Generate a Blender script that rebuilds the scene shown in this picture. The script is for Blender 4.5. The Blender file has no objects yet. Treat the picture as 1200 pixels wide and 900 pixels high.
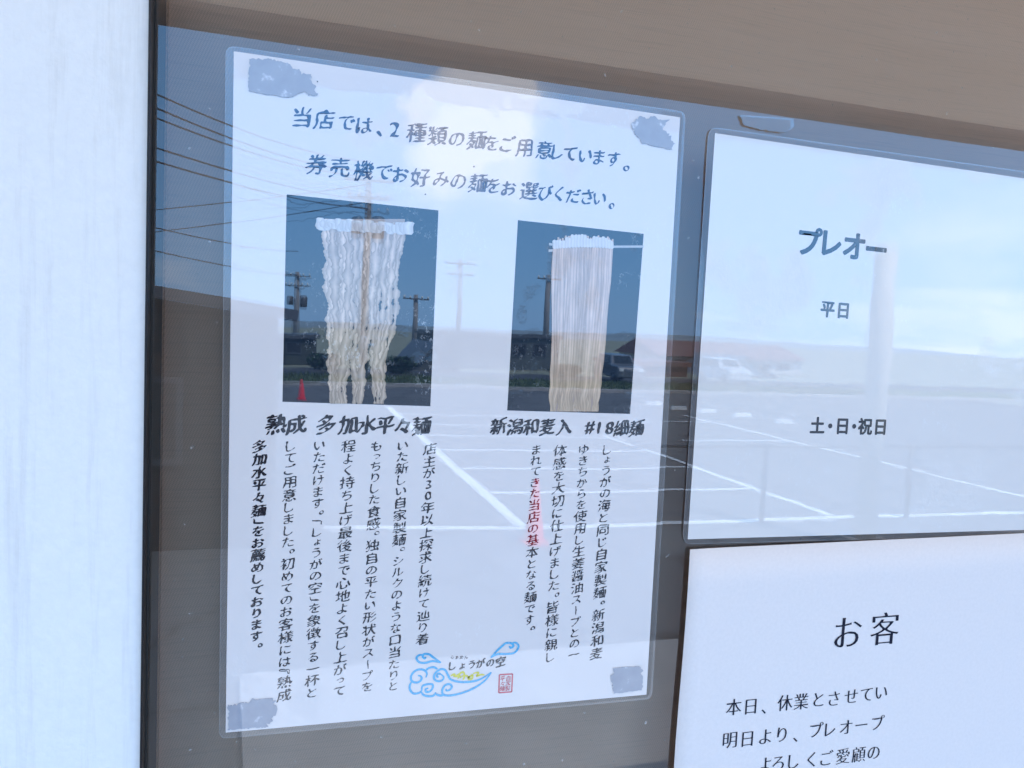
import bpy, bmesh, math, random
from mathutils import Vector, Matrix, noise
random.seed(7)
SC = bpy.context.scene
COL = SC.collection
Rd = math.radians

# ------------------------------------------------------------------ camera
F, EYE = 880.0, Vector((0.02567, -0.34582, 2.4))
YAW, PIT, ROL = -0.287677, -0.0688891, -0.0456728
RM = (Matrix.Rotation(YAW, 3, 'Z') @ Matrix.Rotation(PIT, 3, 'X') @ Matrix.Rotation(ROL, 3, 'Y'))
cam = bpy.data.cameras.new('camera'); cam_o = bpy.data.objects.new('camera', cam); COL.objects.link(cam_o)
m = Matrix((RM.col[0], RM.col[2], -RM.col[1])).transposed().to_4x4(); m.translation = EYE
cam_o.matrix_world = m
cam.sensor_width = 36; cam.lens = F / 1200 * 36; cam.clip_start = 0.01; cam.clip_end = 3000
SC.camera = cam_o

# ------------------------------------------------------------------ world: daylight sky with clouds
SUN_EL, SUN_ROT = Rd(57), Rd(28)
CLOUD_GAIN = 1.0
def build_world():
    w = bpy.data.worlds.new('World'); SC.world = w; w.use_nodes = True
    nt = w.node_tree; N = nt.nodes; L = nt.links
    for n in list(N): N.remove(n)
    out = N.new('ShaderNodeOutputWorld'); bg = N.new('ShaderNodeBackground'); bg.inputs['Strength'].default_value = 0.15
    sky = N.new('ShaderNodeTexSky'); sky.sky_type = 'NISHITA'; sky.sun_disc = False
    sky.sun_elevation = SUN_EL; sky.sun_rotation = SUN_ROT; sky.air_density = 1.0; sky.dust_density = 0.4; sky.ozone_density = 2.0
    tc = N.new('ShaderNodeTexCoord')
    sep = N.new('ShaderNodeSeparateXYZ'); L.new(tc.outputs['Generated'], sep.inputs[0])
    def mth(op, a, b=None, c=None):
        n = N.new('ShaderNodeMath'); n.operation = op
        for i, v in enumerate((a, b, c)):
            if v is None: continue
            if isinstance(v, (int, float)): n.inputs[i].default_value = v
            else: L.new(v, n.inputs[i])
        return n.outputs[0]
    zc = mth('MAXIMUM', sep.outputs['Z'], 0.0)
    den = mth('ADD', zc, 0.16)
    cx = mth('DIVIDE', sep.outputs['X'], den); cy = mth('DIVIDE', sep.outputs['Y'], den)
    comb = N.new('ShaderNodeCombineXYZ'); L.new(cx, comb.inputs[0]); L.new(cy, comb.inputs[1])
    n1 = N.new('ShaderNodeTexNoise'); n1.inputs['Scale'].default_value = 1.15; n1.inputs['Detail'].default_value = 9
    n1.inputs['Roughness'].default_value = 0.58; n1.inputs['Distortion'].default_value = 0.25
    mp = N.new('ShaderNodeMapping'); mp.inputs['Location'].default_value = (3.7, 1.9, 0); L.new(comb.outputs[0], mp.inputs[0]); L.new(mp.outputs[0], n1.inputs['Vector'])
    # directed cloud banks (directions on the sky dome) over the noise
    n2 = N.new('ShaderNodeTexNoise'); n2.inputs['Scale'].default_value = 16; n2.inputs['Detail'].default_value = 10; n2.inputs['Roughness'].default_value = 0.6
    L.new(tc.outputs['Generated'], n2.inputs['Vector'])
    wob = mth('MULTIPLY', mth('SUBTRACT', n2.outputs['Fac'], 0.5), 0.13)
    total = mth('MULTIPLY', mth('SUBTRACT', n1.outputs['Fac'], 0.55), 2.0)
    for (d, r, k) in CLOUDS:
        dot = N.new('ShaderNodeVectorMath'); dot.operation = 'DISTANCE'; dot.inputs[1].default_value = d
        L.new(tc.outputs['Generated'], dot.inputs[0])
        e = mth('ADD', dot.outputs['Value'], wob)
        mr = N.new('ShaderNodeMapRange'); mr.interpolation_type = 'SMOOTHSTEP'
        mr.inputs[1].default_value = r * 1.08; mr.inputs[2].default_value = r * (0.72 if k > 0.8 and r < 0.2 else 0.5); mr.inputs[3].default_value = 0; mr.inputs[4].default_value = k
        L.new(e, mr.inputs[0]); total = mth('ADD', total, mr.outputs[0])
    low = N.new('ShaderNodeMapRange'); low.inputs[1].default_value = 0.16; low.inputs[2].default_value = 0.0; low.inputs[3].default_value = 0; low.inputs[4].default_value = 0.3
    L.new(zc, low.inputs[0]); total = mth('ADD', total, low.outputs[0])
    cl = N.new('ShaderNodeClamp'); L.new(total, cl.inputs[0]); cl.inputs[1].default_value = 0.0; cl.inputs[2].default_value = 0.95
    mix = N.new('ShaderNodeMix'); mix.data_type = 'RGBA'; L.new(cl.outputs[0], mix.inputs['Factor'])
    # thin bright haze that veils the clear sky
    veil = N.new('ShaderNodeMix'); veil.data_type = 'RGBA'; veil.inputs['Factor'].default_value = 0.7
    L.new(sky.outputs[0], veil.inputs[6]); veil.inputs[7].default_value = (2.9, 8.4, 17.5, 1); L.new(veil.outputs[2], mix.inputs[6])
    v = 14.0 * CLOUD_GAIN
    mix.inputs[7].default_value = (v * 0.92, v * 0.98, v * 1.12, 1)
    L.new(mix.outputs[2], bg.inputs[0]); L.new(bg.outputs[0], out.inputs[0])

def pix_dir(px, py): return RM @ Vector(((px - 600) / F, 1, -(py - 450) / F))
def P(px, py, y=0.0):                       # a point of the vertical plane at y
    d = pix_dir(px, py); return EYE + d * ((y - EYE.y) / d.y)
def V(px, py, depth):                       # a point out in the street, seen mirrored in the window
    p = P(px, py, depth); return Vector((p.x, -p.y, p.z))
def G(px, py, z=0.0):                       # a point of the ground out there
    d = pix_dir(px, py); p = EYE + d * ((z - EYE.z) / d.z); return Vector((p.x, -p.y, z))
def sky_dir(px, py):
    d = pix_dir(px, py).normalized(); return (d.x, -d.y, d.z)

CLOUDS = [(sky_dir(555, 130), 0.075, 1.0), (sky_dir(468, 172), 0.085, 0.9), (sky_dir(560, 178), 0.11, 0.7), (sky_dir(640, 170), 0.08, 0.25), (sky_dir(1080, 300), 0.14, 0.3), (sky_dir(900, 250), 0.2, -0.4),
          ((0.96, -0.28, 0.12), 0.42, 0.8), ((-0.97, -0.22, 0.12), 0.5, 0.8), (sky_dir(215, 262), 0.07, 0.35), (sky_dir(370, 268), 0.05, 0.3), (sky_dir(790, 290), 0.07, 0.4), (sky_dir(300, 130), 0.26, -0.8), (sky_dir(740, 200), 0.13, -0.5), (sky_dir(640, 320), 0.22, -0.5), (sky_dir(440, 330), 0.2, -0.45)]  # the two wide side banks are unseen, added to whiten the ambient light
build_world()

sun = bpy.data.lights.new('sun', 'SUN'); sun.energy = 5.0; sun.angle = Rd(0.53); sun.color = (1.0, 0.93, 0.84)
sun_o = bpy.data.objects.new('sun', sun); COL.objects.link(sun_o)
sd = Vector((math.sin(SUN_ROT) * math.cos(SUN_EL), math.cos(SUN_ROT) * math.cos(SUN_EL), math.sin(SUN_EL)))
sun_o.rotation_euler = sd.to_track_quat('Z', 'Y').to_euler(); sun_o.location = sd * 60
vs = SC.view_settings
vs.view_transform = 'Standard'; vs.look = 'None'; vs.gamma = 1; vs.use_curve_mapping = False
vs.exposure = 0.57
try:
    SC.cycles.max_bounces = 10; SC.cycles.transparent_max_bounces = 16; SC.cycles.glossy_bounces = 4; SC.cycles.diffuse_bounces = 5
    SC.cycles.use_denoising = True
except Exception: pass

# ------------------------------------------------------------------ materials
class NT:
    def __init__(s, name):
        s.m = bpy.data.materials.new(name); s.m.use_nodes = True; s.t = s.m.node_tree
        for n in list(s.t.nodes): s.t.nodes.remove(n)
        s.out = s.n('ShaderNodeOutputMaterial')
    def n(s, ty, **kw):
        n = s.t.nodes.new(ty)
        for k, v in kw.items(): setattr(n, k, v)
        return n
    def l(s, a, b): s.t.links.new(a, b)
    def noise(s, scale, detail=4, rough=0.5, vec=None, stretch=None):
        n = s.n('ShaderNodeTexNoise'); n.inputs['Scale'].default_value = scale; n.inputs['Detail'].default_value = detail; n.inputs['Roughness'].default_value = rough
        if vec is None: vec = s.n('ShaderNodeNewGeometry').outputs['Position']
        if stretch:
            mp = s.n('ShaderNodeMapping'); mp.inputs['Scale'].default_value = stretch; s.l(vec, mp.inputs[0]); vec = mp.outputs[0]
        s.l(vec, n.inputs['Vector']); return n.outputs['Fac']
    def ramp(s, fac, stops):
        r = s.n('ShaderNodeValToRGB'); e = r.color_ramp.elements
        while len(e) < len(stops): e.new(0.5)
        for k, (p, c) in enumerate(stops): e[k].position = p; e[k].color = (*c, 1)
        s.l(fac, r.inputs[0]); return r.outputs[0]
    def math(s, op, a, b=None, clamp=False):
        n = s.n('ShaderNodeMath', operation=op, use_clamp=clamp)
        for i, v in enumerate((a, b)):
            if v is None: continue
            if isinstance(v, (int, float)): n.inputs[i].default_value = v
            else: s.l(v, n.inputs[i])
        return n.outputs[0]
    def mixc(s, fac, a, b, blend='MIX'):
        n = s.n('ShaderNodeMix', data_type='RGBA', blend_type=blend)
        for sock, v in ((n.inputs['Factor'], fac), (n.inputs[6], a), (n.inputs[7], b)):
            if isinstance(v, (int, float)): sock.default_value = v
            elif isinstance(v, tuple): sock.default_value = (*v, 1)
            else: s.l(v, sock)
        return n.outputs[2]

def rough_mat(name, c, var=0.25, scale=6, rough=0.7, bump=0.0, metallic=0.0, stretch=None, spec=0.4):
    t = NT(name); b = t.n('ShaderNodeBsdfPrincipled')
    f = t.noise(scale, 6, 0.6, stretch=stretch)
    lo = tuple(x * (1 - var) for x in c); hi = tuple(min(1, x * (1 + var)) for x in c)
    t.l(t.ramp(f, [(0.3, lo), (0.7, hi)]), b.inputs['Base Color'])
    b.inputs['Roughness'].default_value = rough; b.inputs['Metallic'].default_value = metallic; b.inputs['Specular IOR Level'].default_value = spec
    if bump:
        bp = t.n('ShaderNodeBump'); bp.inputs['Strength'].default_value = bump; bp.inputs['Distance'].default_value = 0.02
        t.l(t.noise(scale * 4, 5, 0.6, stretch=stretch), bp.inputs['Height']); t.l(bp.outputs[0], b.inputs['Normal'])
    t.l(b.outputs[0], t.out.inputs[0]); return t.m

IOR_A, IOR_B = 1.95, 1.6
def film_normal(t):
    """Normal of the pouch film: it bulges away from the pane towards its top edge, and ripples where it was stuck down badly."""
    geo = t.n('ShaderNodeNewGeometry'); pos = geo.outputs['Position']
    sep = t.n('ShaderNodeSeparateXYZ'); t.l(pos, sep.inputs[0])
    lift = t.n('ShaderNodeMapRange'); lift.interpolation_type = 'SMOOTHSTEP'
    lift.inputs[1].default_value = FILM_LO; lift.inputs[2].default_value = FILM_HI; lift.inputs[3].default_value = 0.0; lift.inputs[4].default_value = 0.027
    t.l(sep.outputs['Z'], lift.inputs[0])
    wav = t.math('MULTIPLY', t.math('SUBTRACT', t.noise(55, 6, 0.65), 0.5), 0.016)
    zt = t.math('ADD', lift.outputs[0], wav)
    cmb = t.n('ShaderNodeCombineXYZ'); t.l(zt, cmb.inputs[2])
    xw = t.math('MULTIPLY', t.math('SUBTRACT', t.noise(31, 3, 0.5), 0.5), 0.012); t.l(xw, cmb.inputs[0])
    add = t.n('ShaderNodeVectorMath', operation='ADD'); t.l(geo.outputs['Normal'], add.inputs[0]); t.l(cmb.outputs[0], add.inputs[1])
    nrm = t.n('ShaderNodeVectorMath', operation='NORMALIZE'); t.l(add.outputs[0], nrm.inputs[0])
    # crackled ripples in patches
    mask = t.n('ShaderNodeMapRange'); mask.inputs[1].default_value = 0.56; mask.inputs[2].default_value = 0.64
    t.l(t.noise(17, 4, 0.6), mask.inputs[0])
    bp = t.n('ShaderNodeBump'); bp.inputs['Distance'].default_value = 0.003
    t.l(t.math('MULTIPLY', mask.outputs[0], 0.9), bp.inputs['Strength'])
    t.l(t.noise(420, 3, 0.6, stretch=(1, 1, 0.7)), bp.inputs['Height']); t.l(nrm.outputs[0], bp.inputs['Normal'])
    return bp.outputs[0]
FILM_LO, FILM_HI = P(500, 330).z, P(500, 95).z

def warp(t, amp=0.0035, scale=11):
    """Slight unevenness of float glass and pouch film."""
    geo = t.n('ShaderNodeNewGeometry'); nz_ = t.n('ShaderNodeTexNoise'); nz_.inputs['Scale'].default_value = scale; nz_.inputs['Detail'].default_value = 3
    t.l(geo.outputs['Position'], nz_.inputs['Vector'])
    a = t.n('ShaderNodeVectorMath', operation='SUBTRACT'); t.l(nz_.outputs['Color'], a.inputs[0]); a.inputs[1].default_value = (0.5, 0.5, 0.5)
    b = t.n('ShaderNodeVectorMath', operation='SCALE'); t.l(a.outputs[0], b.inputs[0]); b.inputs['Scale'].default_value = amp
    c = t.n('ShaderNodeVectorMath', operation='ADD'); t.l(geo.outputs['Normal'], c.inputs[0]); t.l(b.outputs[0], c.inputs[1])
    d = t.n('ShaderNodeVectorMath', operation='NORMALIZE'); t.l(c.outputs[0], d.inputs[0]); return d.outputs[0]
def laminated(t, colour, film=True, ink_rough=0.9):
    d = t.n('ShaderNodeBsdfDiffuse')
    if isinstance(colour, tuple): d.inputs[0].default_value = (*colour, 1)
    else: t.l(colour, d.inputs[0])
    sh = d.outputs[0]
    if film:   # trapped air: crackled white bubbles in patches where the film did not take
        mk = t.n('ShaderNodeMapRange'); mk.inputs[1].default_value = 0.53; mk.inputs[2].default_value = 0.66; t.l(t.noise(19, 5, 0.65), mk.inputs[0])
        vn = t.n('ShaderNodeMapRange'); vn.inputs[1].default_value = 0.57; vn.inputs[2].default_value = 0.66; t.l(t.noise(520, 3, 0.7, stretch=(1.2, 1, 0.8)), vn.inputs[0])
        w_ = t.n('ShaderNodeBsdfDiffuse'); w_.inputs[0].default_value = (0.95, 0.96, 0.98, 1)
        bm_ = t.n('ShaderNodeMixShader'); t.l(t.math('MULTIPLY', t.math('MULTIPLY', mk.outputs[0], vn.outputs[0]), 0.34), bm_.inputs[0]); t.l(sh, bm_.inputs[1]); t.l(w_.outputs[0], bm_.inputs[2]); sh = bm_.outputs[0]
    def coat(sh, ior, normal=None):
        fr = t.n('ShaderNodeFresnel'); fr.inputs[0].default_value = ior
        g = t.n('ShaderNodeBsdfGlossy'); g.inputs['Roughness'].default_value = 0.0
        if normal is not None: t.l(normal, g.inputs['Normal'])
        mx = t.n('ShaderNodeMixShader'); t.l(fr.outputs[0], mx.inputs[0]); t.l(sh, mx.inputs[1]); t.l(g.outputs[0], mx.inputs[2]); return mx.outputs[0]
    sh = coat(sh, IOR_A, warp(t))
    if film: sh = coat(sh, IOR_B, film_normal(t))
    t.l(sh, t.out.inputs[0]); return t.m

def paper_mat(name, c, film=True):
    t = NT(name)
    f = t.noise(900, 3, 0.6); g = t.noise(14, 3, 0.5)
    col = t.mixc(t.math('MULTIPLY', f, 0.35), c, tuple(x * 0.93 for x in c))
    col = t.mixc(t.math('MULTIPLY', g, 0.3), col, tuple(x * 0.95 for x in c))
    return laminated(t, col, film)
def ink(name, c, film=True):
    t = NT(name); f = t.noise(1300, 3, 0.6)
    return laminated(t, t.mixc(f, tuple(x * 0.6 for x in c), tuple(min(1, x * 1.5) for x in c)), film)
def matte(name, c, var=0.05, scale=700):
    t = NT(name); d = t.n('ShaderNodeBsdfDiffuse')
    t.l(t.ramp(t.noise(scale, 4, 0.6), [(0.3, tuple(x * (1 - var) for x in c)), (0.7, tuple(min(1, x * (1 + var)) for x in c))]), d.inputs[0]); t.l(d.outputs[0], t.out.inputs[0]); return t.m
def attr_mat(name):
    t = NT(name); a = t.n('ShaderNodeAttribute', attribute_name='ink')
    f = t.noise(500, 4, 0.6, stretch=(1, 1, 0.35))
    return laminated(t, t.mixc(t.math('MULTIPLY', f, 0.5), a.outputs['Color'], (0.45, 0.38, 0.33), 'MULTIPLY'), True)
def pane_mat(name, ior, tint, haze=0.0):
    t = NT(name); tr = t.n('ShaderNodeBsdfTransparent'); tr.inputs[0].default_value = (*tint, 1); sh = tr.outputs[0]
    if haze:
        d = t.n('ShaderNodeBsdfDiffuse'); d.inputs[0].default_value = (0.8, 0.82, 0.86, 1)
        mx = t.n('ShaderNodeMixShader'); mx.inputs[0].default_value = haze
        t.l(sh, mx.inputs[1]); t.l(d.outputs[0], mx.inputs[2]); sh = mx.outputs[0]
    fr = t.n('ShaderNodeFresnel'); fr.inputs[0].default_value = ior
    g = t.n('ShaderNodeBsdfGlossy'); g.inputs['Roughness'].default_value = 0.0
    mx = t.n('ShaderNodeMixShader'); t.l(fr.outputs[0], mx.inputs[0]); t.l(sh, mx.inputs[1]); t.l(g.outputs[0], mx.inputs[2])
    t.l(mx.outputs[0], t.out.inputs[0]); return t.m
def dusty_pane():
    t = NT('pane'); tr = t.n('ShaderNodeBsdfTransparent'); tr.inputs[0].default_value = (0.98, 0.985, 0.98, 1)
    d = t.n('ShaderNodeBsdfDiffuse'); d.inputs[0].default_value = (0.6, 0.58, 0.55, 1)
    mr = t.n('ShaderNodeMapRange'); mr.inputs[1].default_value = 0.70; mr.inputs[2].default_value = 0.76; mr.inputs[4].default_value = 0.4
    t.l(t.noise(260, 2, 0.5), mr.inputs[0])
    a = t.n('ShaderNodeMixShader'); t.l(t.math('ADD', mr.outputs[0], t.math('MULTIPLY', t.noise(9, 5, 0.7), 0.05)), a.inputs[0]); t.l(tr.outputs[0], a.inputs[1]); t.l(d.outputs[0], a.inputs[2])
    fr = t.n('ShaderNodeFresnel'); fr.inputs[0].default_value = IOR_A
    g = t.n('ShaderNodeBsdfGlossy'); g.inputs['Roughness'].default_value = 0.0
    mx = t.n('ShaderNodeMixShader'); t.l(warp(t, 0.002, 7), g.inputs['Normal']); t.l(fr.outputs[0], mx.inputs[0]); t.l(a.outputs[0], mx.inputs[1]); t.l(g.outputs[0], mx.inputs[2])
    t.l(mx.outputs[0], t.out.inputs[0]); return t.m
def clear_mat():
    t = NT('pane_back'); tr = t.n('ShaderNodeBsdfTransparent'); tr.inputs[0].default_value = (0.98, 0.99, 0.985, 1); t.l(tr.outputs[0], t.out.inputs[0]); return t.m

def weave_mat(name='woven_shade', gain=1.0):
    t = NT(name); geo = t.n('ShaderNodeNewGeometry'); pos = geo.outputs['Position']
    sep = t.n('ShaderNodeSeparateXYZ'); t.l(pos, sep.inputs[0])
    PITCH = 2 * math.pi / 0.0013
    wx = t.math('SINE', t.math('ADD', t.math('MULTIPLY', sep.outputs['X'], PITCH), t.math('MULTIPLY', sep.outputs['Z'], PITCH * 0.5)))
    wz = t.math('SINE', t.math('MULTIPLY', sep.outputs['Z'], PITCH * 0.9))
    wv = t.math('MULTIPLY', wx, wz)
    dots = t.n('ShaderNodeMapRange'); dots.inputs[1].default_value = -0.7; dots.inputs[2].default_value = 0.35; t.l(wv, dots.inputs[0])
    slub = t.noise(60, 5, 0.7, stretch=(0.35, 1, 16))
    slubm = t.n('ShaderNodeMapRange'); slubm.inputs[1].default_value = 0.36; slubm.inputs[2].default_value = 0.5; t.l(slub, slubm.inputs[0])
    big = t.noise(5, 3, 0.5)
    c = t.ramp(big, [(0.3, (0.88, 0.54, 0.36)), (0.7, (0.94, 0.60, 0.41))])
    c = t.mixc(t.math('MULTIPLY', t.math('SUBTRACT', 1.0, dots.outputs[0]), 0.45), c, (0.52, 0.31, 0.21))
    c = t.mixc(t.math('MULTIPLY', t.math('SUBTRACT', 1.0, slubm.outputs[0]), 0.4), c, (0.66, 0.41, 0.29))
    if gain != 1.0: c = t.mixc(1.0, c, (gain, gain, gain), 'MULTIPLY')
    d = t.n('ShaderNodeBsdfDiffuse'); t.l(c, d.inputs[0]); t.l(d.outputs[0], t.out.inputs[0]); return t.m

def wall_mat():
    t = NT('white_cladding'); b = t.n('ShaderNodeBsdfPrincipled'); b.inputs['Roughness'].default_value = 0.65
    base = t.ramp(t.noise(240, 5, 0.6), [(0.3, (0.86, 0.85, 0.83)), (0.7, (0.90, 0.89, 0.87))])
    dirt = t.n('ShaderNodeMapRange'); dirt.inputs[1].default_value = 0.52; dirt.inputs[2].default_value = 0.72; dirt.inputs[4].default_value = 0.30
    t.l(t.noise(70, 6, 0.7, stretch=(1.6, 1, 0.10)), dirt.inputs[0])
    t.l(t.mixc(dirt.outputs[0], base, (0.52, 0.49, 0.44)), b.inputs['Base Color'])
    bp = t.n('ShaderNodeBump'); bp.inputs['Strength'].default_value = 0.25; bp.inputs['Distance'].default_value = 0.0015
    t.l(t.noise(420, 4, 0.6), bp.inputs['Height']); t.l(bp.outputs[0], b.inputs['Normal']); t.l(b.outputs[0], t.out.inputs[0]); return t.m
M = {}
M['pane'] = dusty_pane(); M['pane_back'] = clear_mat()
M['film'] = pane_mat('laminate_film', IOR_A, (0.95, 0.96, 0.97), 0.07)
M['seal_edge'] = pane_mat('film_edge', 1.9, (0.95, 0.96, 0.97), 0.14)
M['paper'] = paper_mat('poster_paper', (0.83, 0.765, 0.735))
M['paper_notice'] = paper_mat('opening_notice_paper', (0.83, 0.78, 0.74))
M['paper_plain'] = matte('plain_copy_paper', (0.83, 0.765, 0.735), 0.025, 500)
M['ink'] = ink('black_ink', (0.022, 0.022, 0.03))
M['ink_sky_tint'] = ink('sky_tinted_black_ink', (0.02, 0.045, 0.12))  # black ink; the sky's blue reflection is tinted into its colour
M['ink_plain'] = matte('toner', (0.03, 0.03, 0.045), 0.3)
M['photo_ground'] = ink('photo_backdrop', (0.014, 0.022, 0.036))  # black backdrop with a little reflected sky blue tinted in
M['noodle'] = attr_mat('noodle_print')
M['logo_blue'] = ink('logo_blue', (0.08, 0.42, 0.76)); M['logo_yellow'] = ink('logo_yellow', (0.72, 0.62, 0.06))
M['seal_red'] = ink('seal_red', (0.62, 0.10, 0.13))
t = NT('tape_residue'); M['tape'] = laminated(t, t.ramp(t.noise(150, 5, 0.6), [(0.35, (0.37, 0.38, 0.43)), (0.62, (0.41, 0.42, 0.47)), (0.70, (0.66, 0.67, 0.72))]), False)
M['weave'] = weave_mat(); M['weave_shadow'] = weave_mat('edge_shadow_weave', 0.75)
M['frame'] = rough_mat('dark_bronze_frame', (0.022, 0.017, 0.016), 0.2, 20, 0.4, 0, 0.3)
M['white_wall'] = wall_mat()
M['white_paint'] = rough_mat('white_gloss', (0.8, 0.8, 0.78), 0.04, 9, 0.35)
M['cream_paint'] = rough_mat('cream_paint', (0.62, 0.58, 0.50), 0.08, 4, 0.6)
M['wood'] = rough_mat('soffit_boards', (0.70, 0.60, 0.50), 0.12, 9, 0.6, 0.15, stretch=(0.25, 3, 3))
t = NT('canopy_fabric'); d_ = t.n('ShaderNodeBsdfDiffuse'); tr_ = t.n('ShaderNodeBsdfTranslucent'); mx_ = t.n('ShaderNodeMixShader'); mx_.inputs[0].default_value = 0.8  # overhang sheet made translucent so sunlight glows through as warm fill
t.l(t.ramp(t.noise(3, 4, 0.6, stretch=(0.3, 2, 1)), [(0.3, (0.80, 0.66, 0.52)), (0.7, (0.86, 0.73, 0.60))]), tr_.inputs[0]); d_.inputs[0].default_value = (0.7, 0.6, 0.5, 1)
t.l(d_.outputs[0], mx_.inputs[1]); t.l(tr_.outputs[0], mx_.inputs[2]); t.l(mx_.outputs[0], t.out.inputs[0]); M['canopy'] = t.m
M['brown'] = rough_mat('brown_beam', (0.22, 0.15, 0.11), 0.2, 10, 0.6, 0.1)
M['inside'] = rough_mat('dark_interior', (0.10, 0.09, 0.085), 0.2, 3)
M['shed_brown'] = rough_mat('dark_brown_siding', (0.032, 0.021, 0.018), 0.3, 3, 0.75, 0.2, stretch=(1, 1, 0.2))
M['asphalt'] = rough_mat('asphalt', (0.15, 0.148, 0.15), 0.3, 0.5, 0.9, 0.3)
t = NT('worn_asphalt'); b_ = t.n('ShaderNodeBsdfPrincipled'); b_.inputs['Roughness'].default_value = 0.9
big = t.ramp(t.noise(0.35, 7, 0.65), [(0.30, (0.105, 0.104, 0.107)), (0.52, (0.15, 0.148, 0.15)), (0.72, (0.19, 0.186, 0.182))])
vo = t.n('ShaderNodeTexVoronoi', feature='DISTANCE_TO_EDGE'); vo.inputs['Scale'].default_value = 0.33
gp_ = t.n('ShaderNodeNewGeometry'); wn = t.n('ShaderNodeTexNoise'); wn.inputs['Scale'].default_value = 1.6; t.l(gp_.outputs['Position'], wn.inputs['Vector'])
wa = t.n('ShaderNodeVectorMath', operation='ADD'); t.l(gp_.outputs['Position'], wa.inputs[0]); t.l(wn.outputs['Color'], wa.inputs[1]); t.l(wa.outputs[0], vo.inputs['Vector'])
ck = t.n('ShaderNodeMapRange'); ck.inputs[1].default_value = 0.004; ck.inputs[2].default_value = 0.02; t.l(vo.outputs['Distance'], ck.inputs[0])
t.l(t.mixc(ck.outputs[0], (0.06, 0.06, 0.06), t.mixc(t.noise(60, 3, 0.7), big, (0.10, 0.10, 0.10))), b_.inputs['Base Color']); t.l(b_.outputs[0], t.out.inputs[0]); M['asphalt'] = t.m
M['road'] = rough_mat('road_asphalt', (0.06, 0.06, 0.064), 0.2, 1.1, 0.9, 0.3)
M['concrete'] = rough_mat('concrete', (0.40, 0.375, 0.35), 0.15, 2.5, 0.85, 0.2)
M['line'] = rough_mat('line_paint', (0.78, 0.78, 0.76), 0.1, 7, 0.7)
M['ground'] = rough_mat('bare_ground', (0.24, 0.25, 0.18), 0.3, 0.3, 0.95)
M['grass'] = rough_mat('verge_grass', (0.075, 0.105, 0.03), 0.35, 1.5, 0.9)
M['leaf'] = rough_mat('hedge_leaf', (0.045, 0.085, 0.03), 0.45, 2.5, 0.6)
M['bark'] = rough_mat('bark', (0.09, 0.065, 0.045), 0.3, 8, 0.9)
M['grey_wall'] = rough_mat('grey_sheet_wall', (0.10, 0.115, 0.115), 0.15, 1.2, 0.6, 0.1, stretch=(6, 1, 0.3))
M['pale_wall'] = rough_mat('pale_wall', (0.5, 0.49, 0.47), 0.08, 1.0, 0.8)
M['green_wall'] = rough_mat('green_grey_wall', (0.055, 0.065, 0.055), 0.3, 1.5, 0.8)
M['rust_roof'] = rough_mat('rust_red_roof', (0.22, 0.095, 0.075), 0.2, 2, 0.6)
M['rust_wall'] = rough_mat('dark_red_wall', (0.13, 0.045, 0.035), 0.2, 2, 0.7)
M['tile_roof'] = rough_mat('grey_tile_roof', (0.12, 0.125, 0.14), 0.25, 3, 0.5)
M['window_dark'] = rough_mat('far_window', (0.03, 0.035, 0.04), 0.2, 2, 0.15)
M['pole'] = rough_mat('pole_concrete', (0.27, 0.27, 0.275), 0.15, 3, 0.85)
M['steel'] = rough_mat('dull_steel', (0.12, 0.125, 0.135), 0.2, 8, 0.5, 0, 0.4)
M['cable'] = rough_mat('cable_black', (0.09, 0.09, 0.10), 0.2, 3, 0.6)
M['cone_red'] = rough_mat('cone_red', (0.85, 0.03, 0.05), 0.1, 8, 0.45)
M['rubber'] = rough_mat('rubber', (0.025, 0.025, 0.025), 0.2, 8, 0.8)
M['car_white'] = rough_mat('car_white', (0.5, 0.5, 0.51), 0.03, 2, 0.2)
M['car_grey'] = rough_mat('car_silver', (0.2, 0.21, 0.23), 0.05, 2, 0.25, 0, 0.4)
M['lamp_red'] = rough_mat('tail_lamp_red', (0.4, 0.02, 0.02), 0.1, 5, 0.2)
M['hill'] = rough_mat('hazed_far_hill', (0.21, 0.27, 0.30), 0.2, 0.02, 0.95)  # distance haze is mixed into this pale colour

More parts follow.
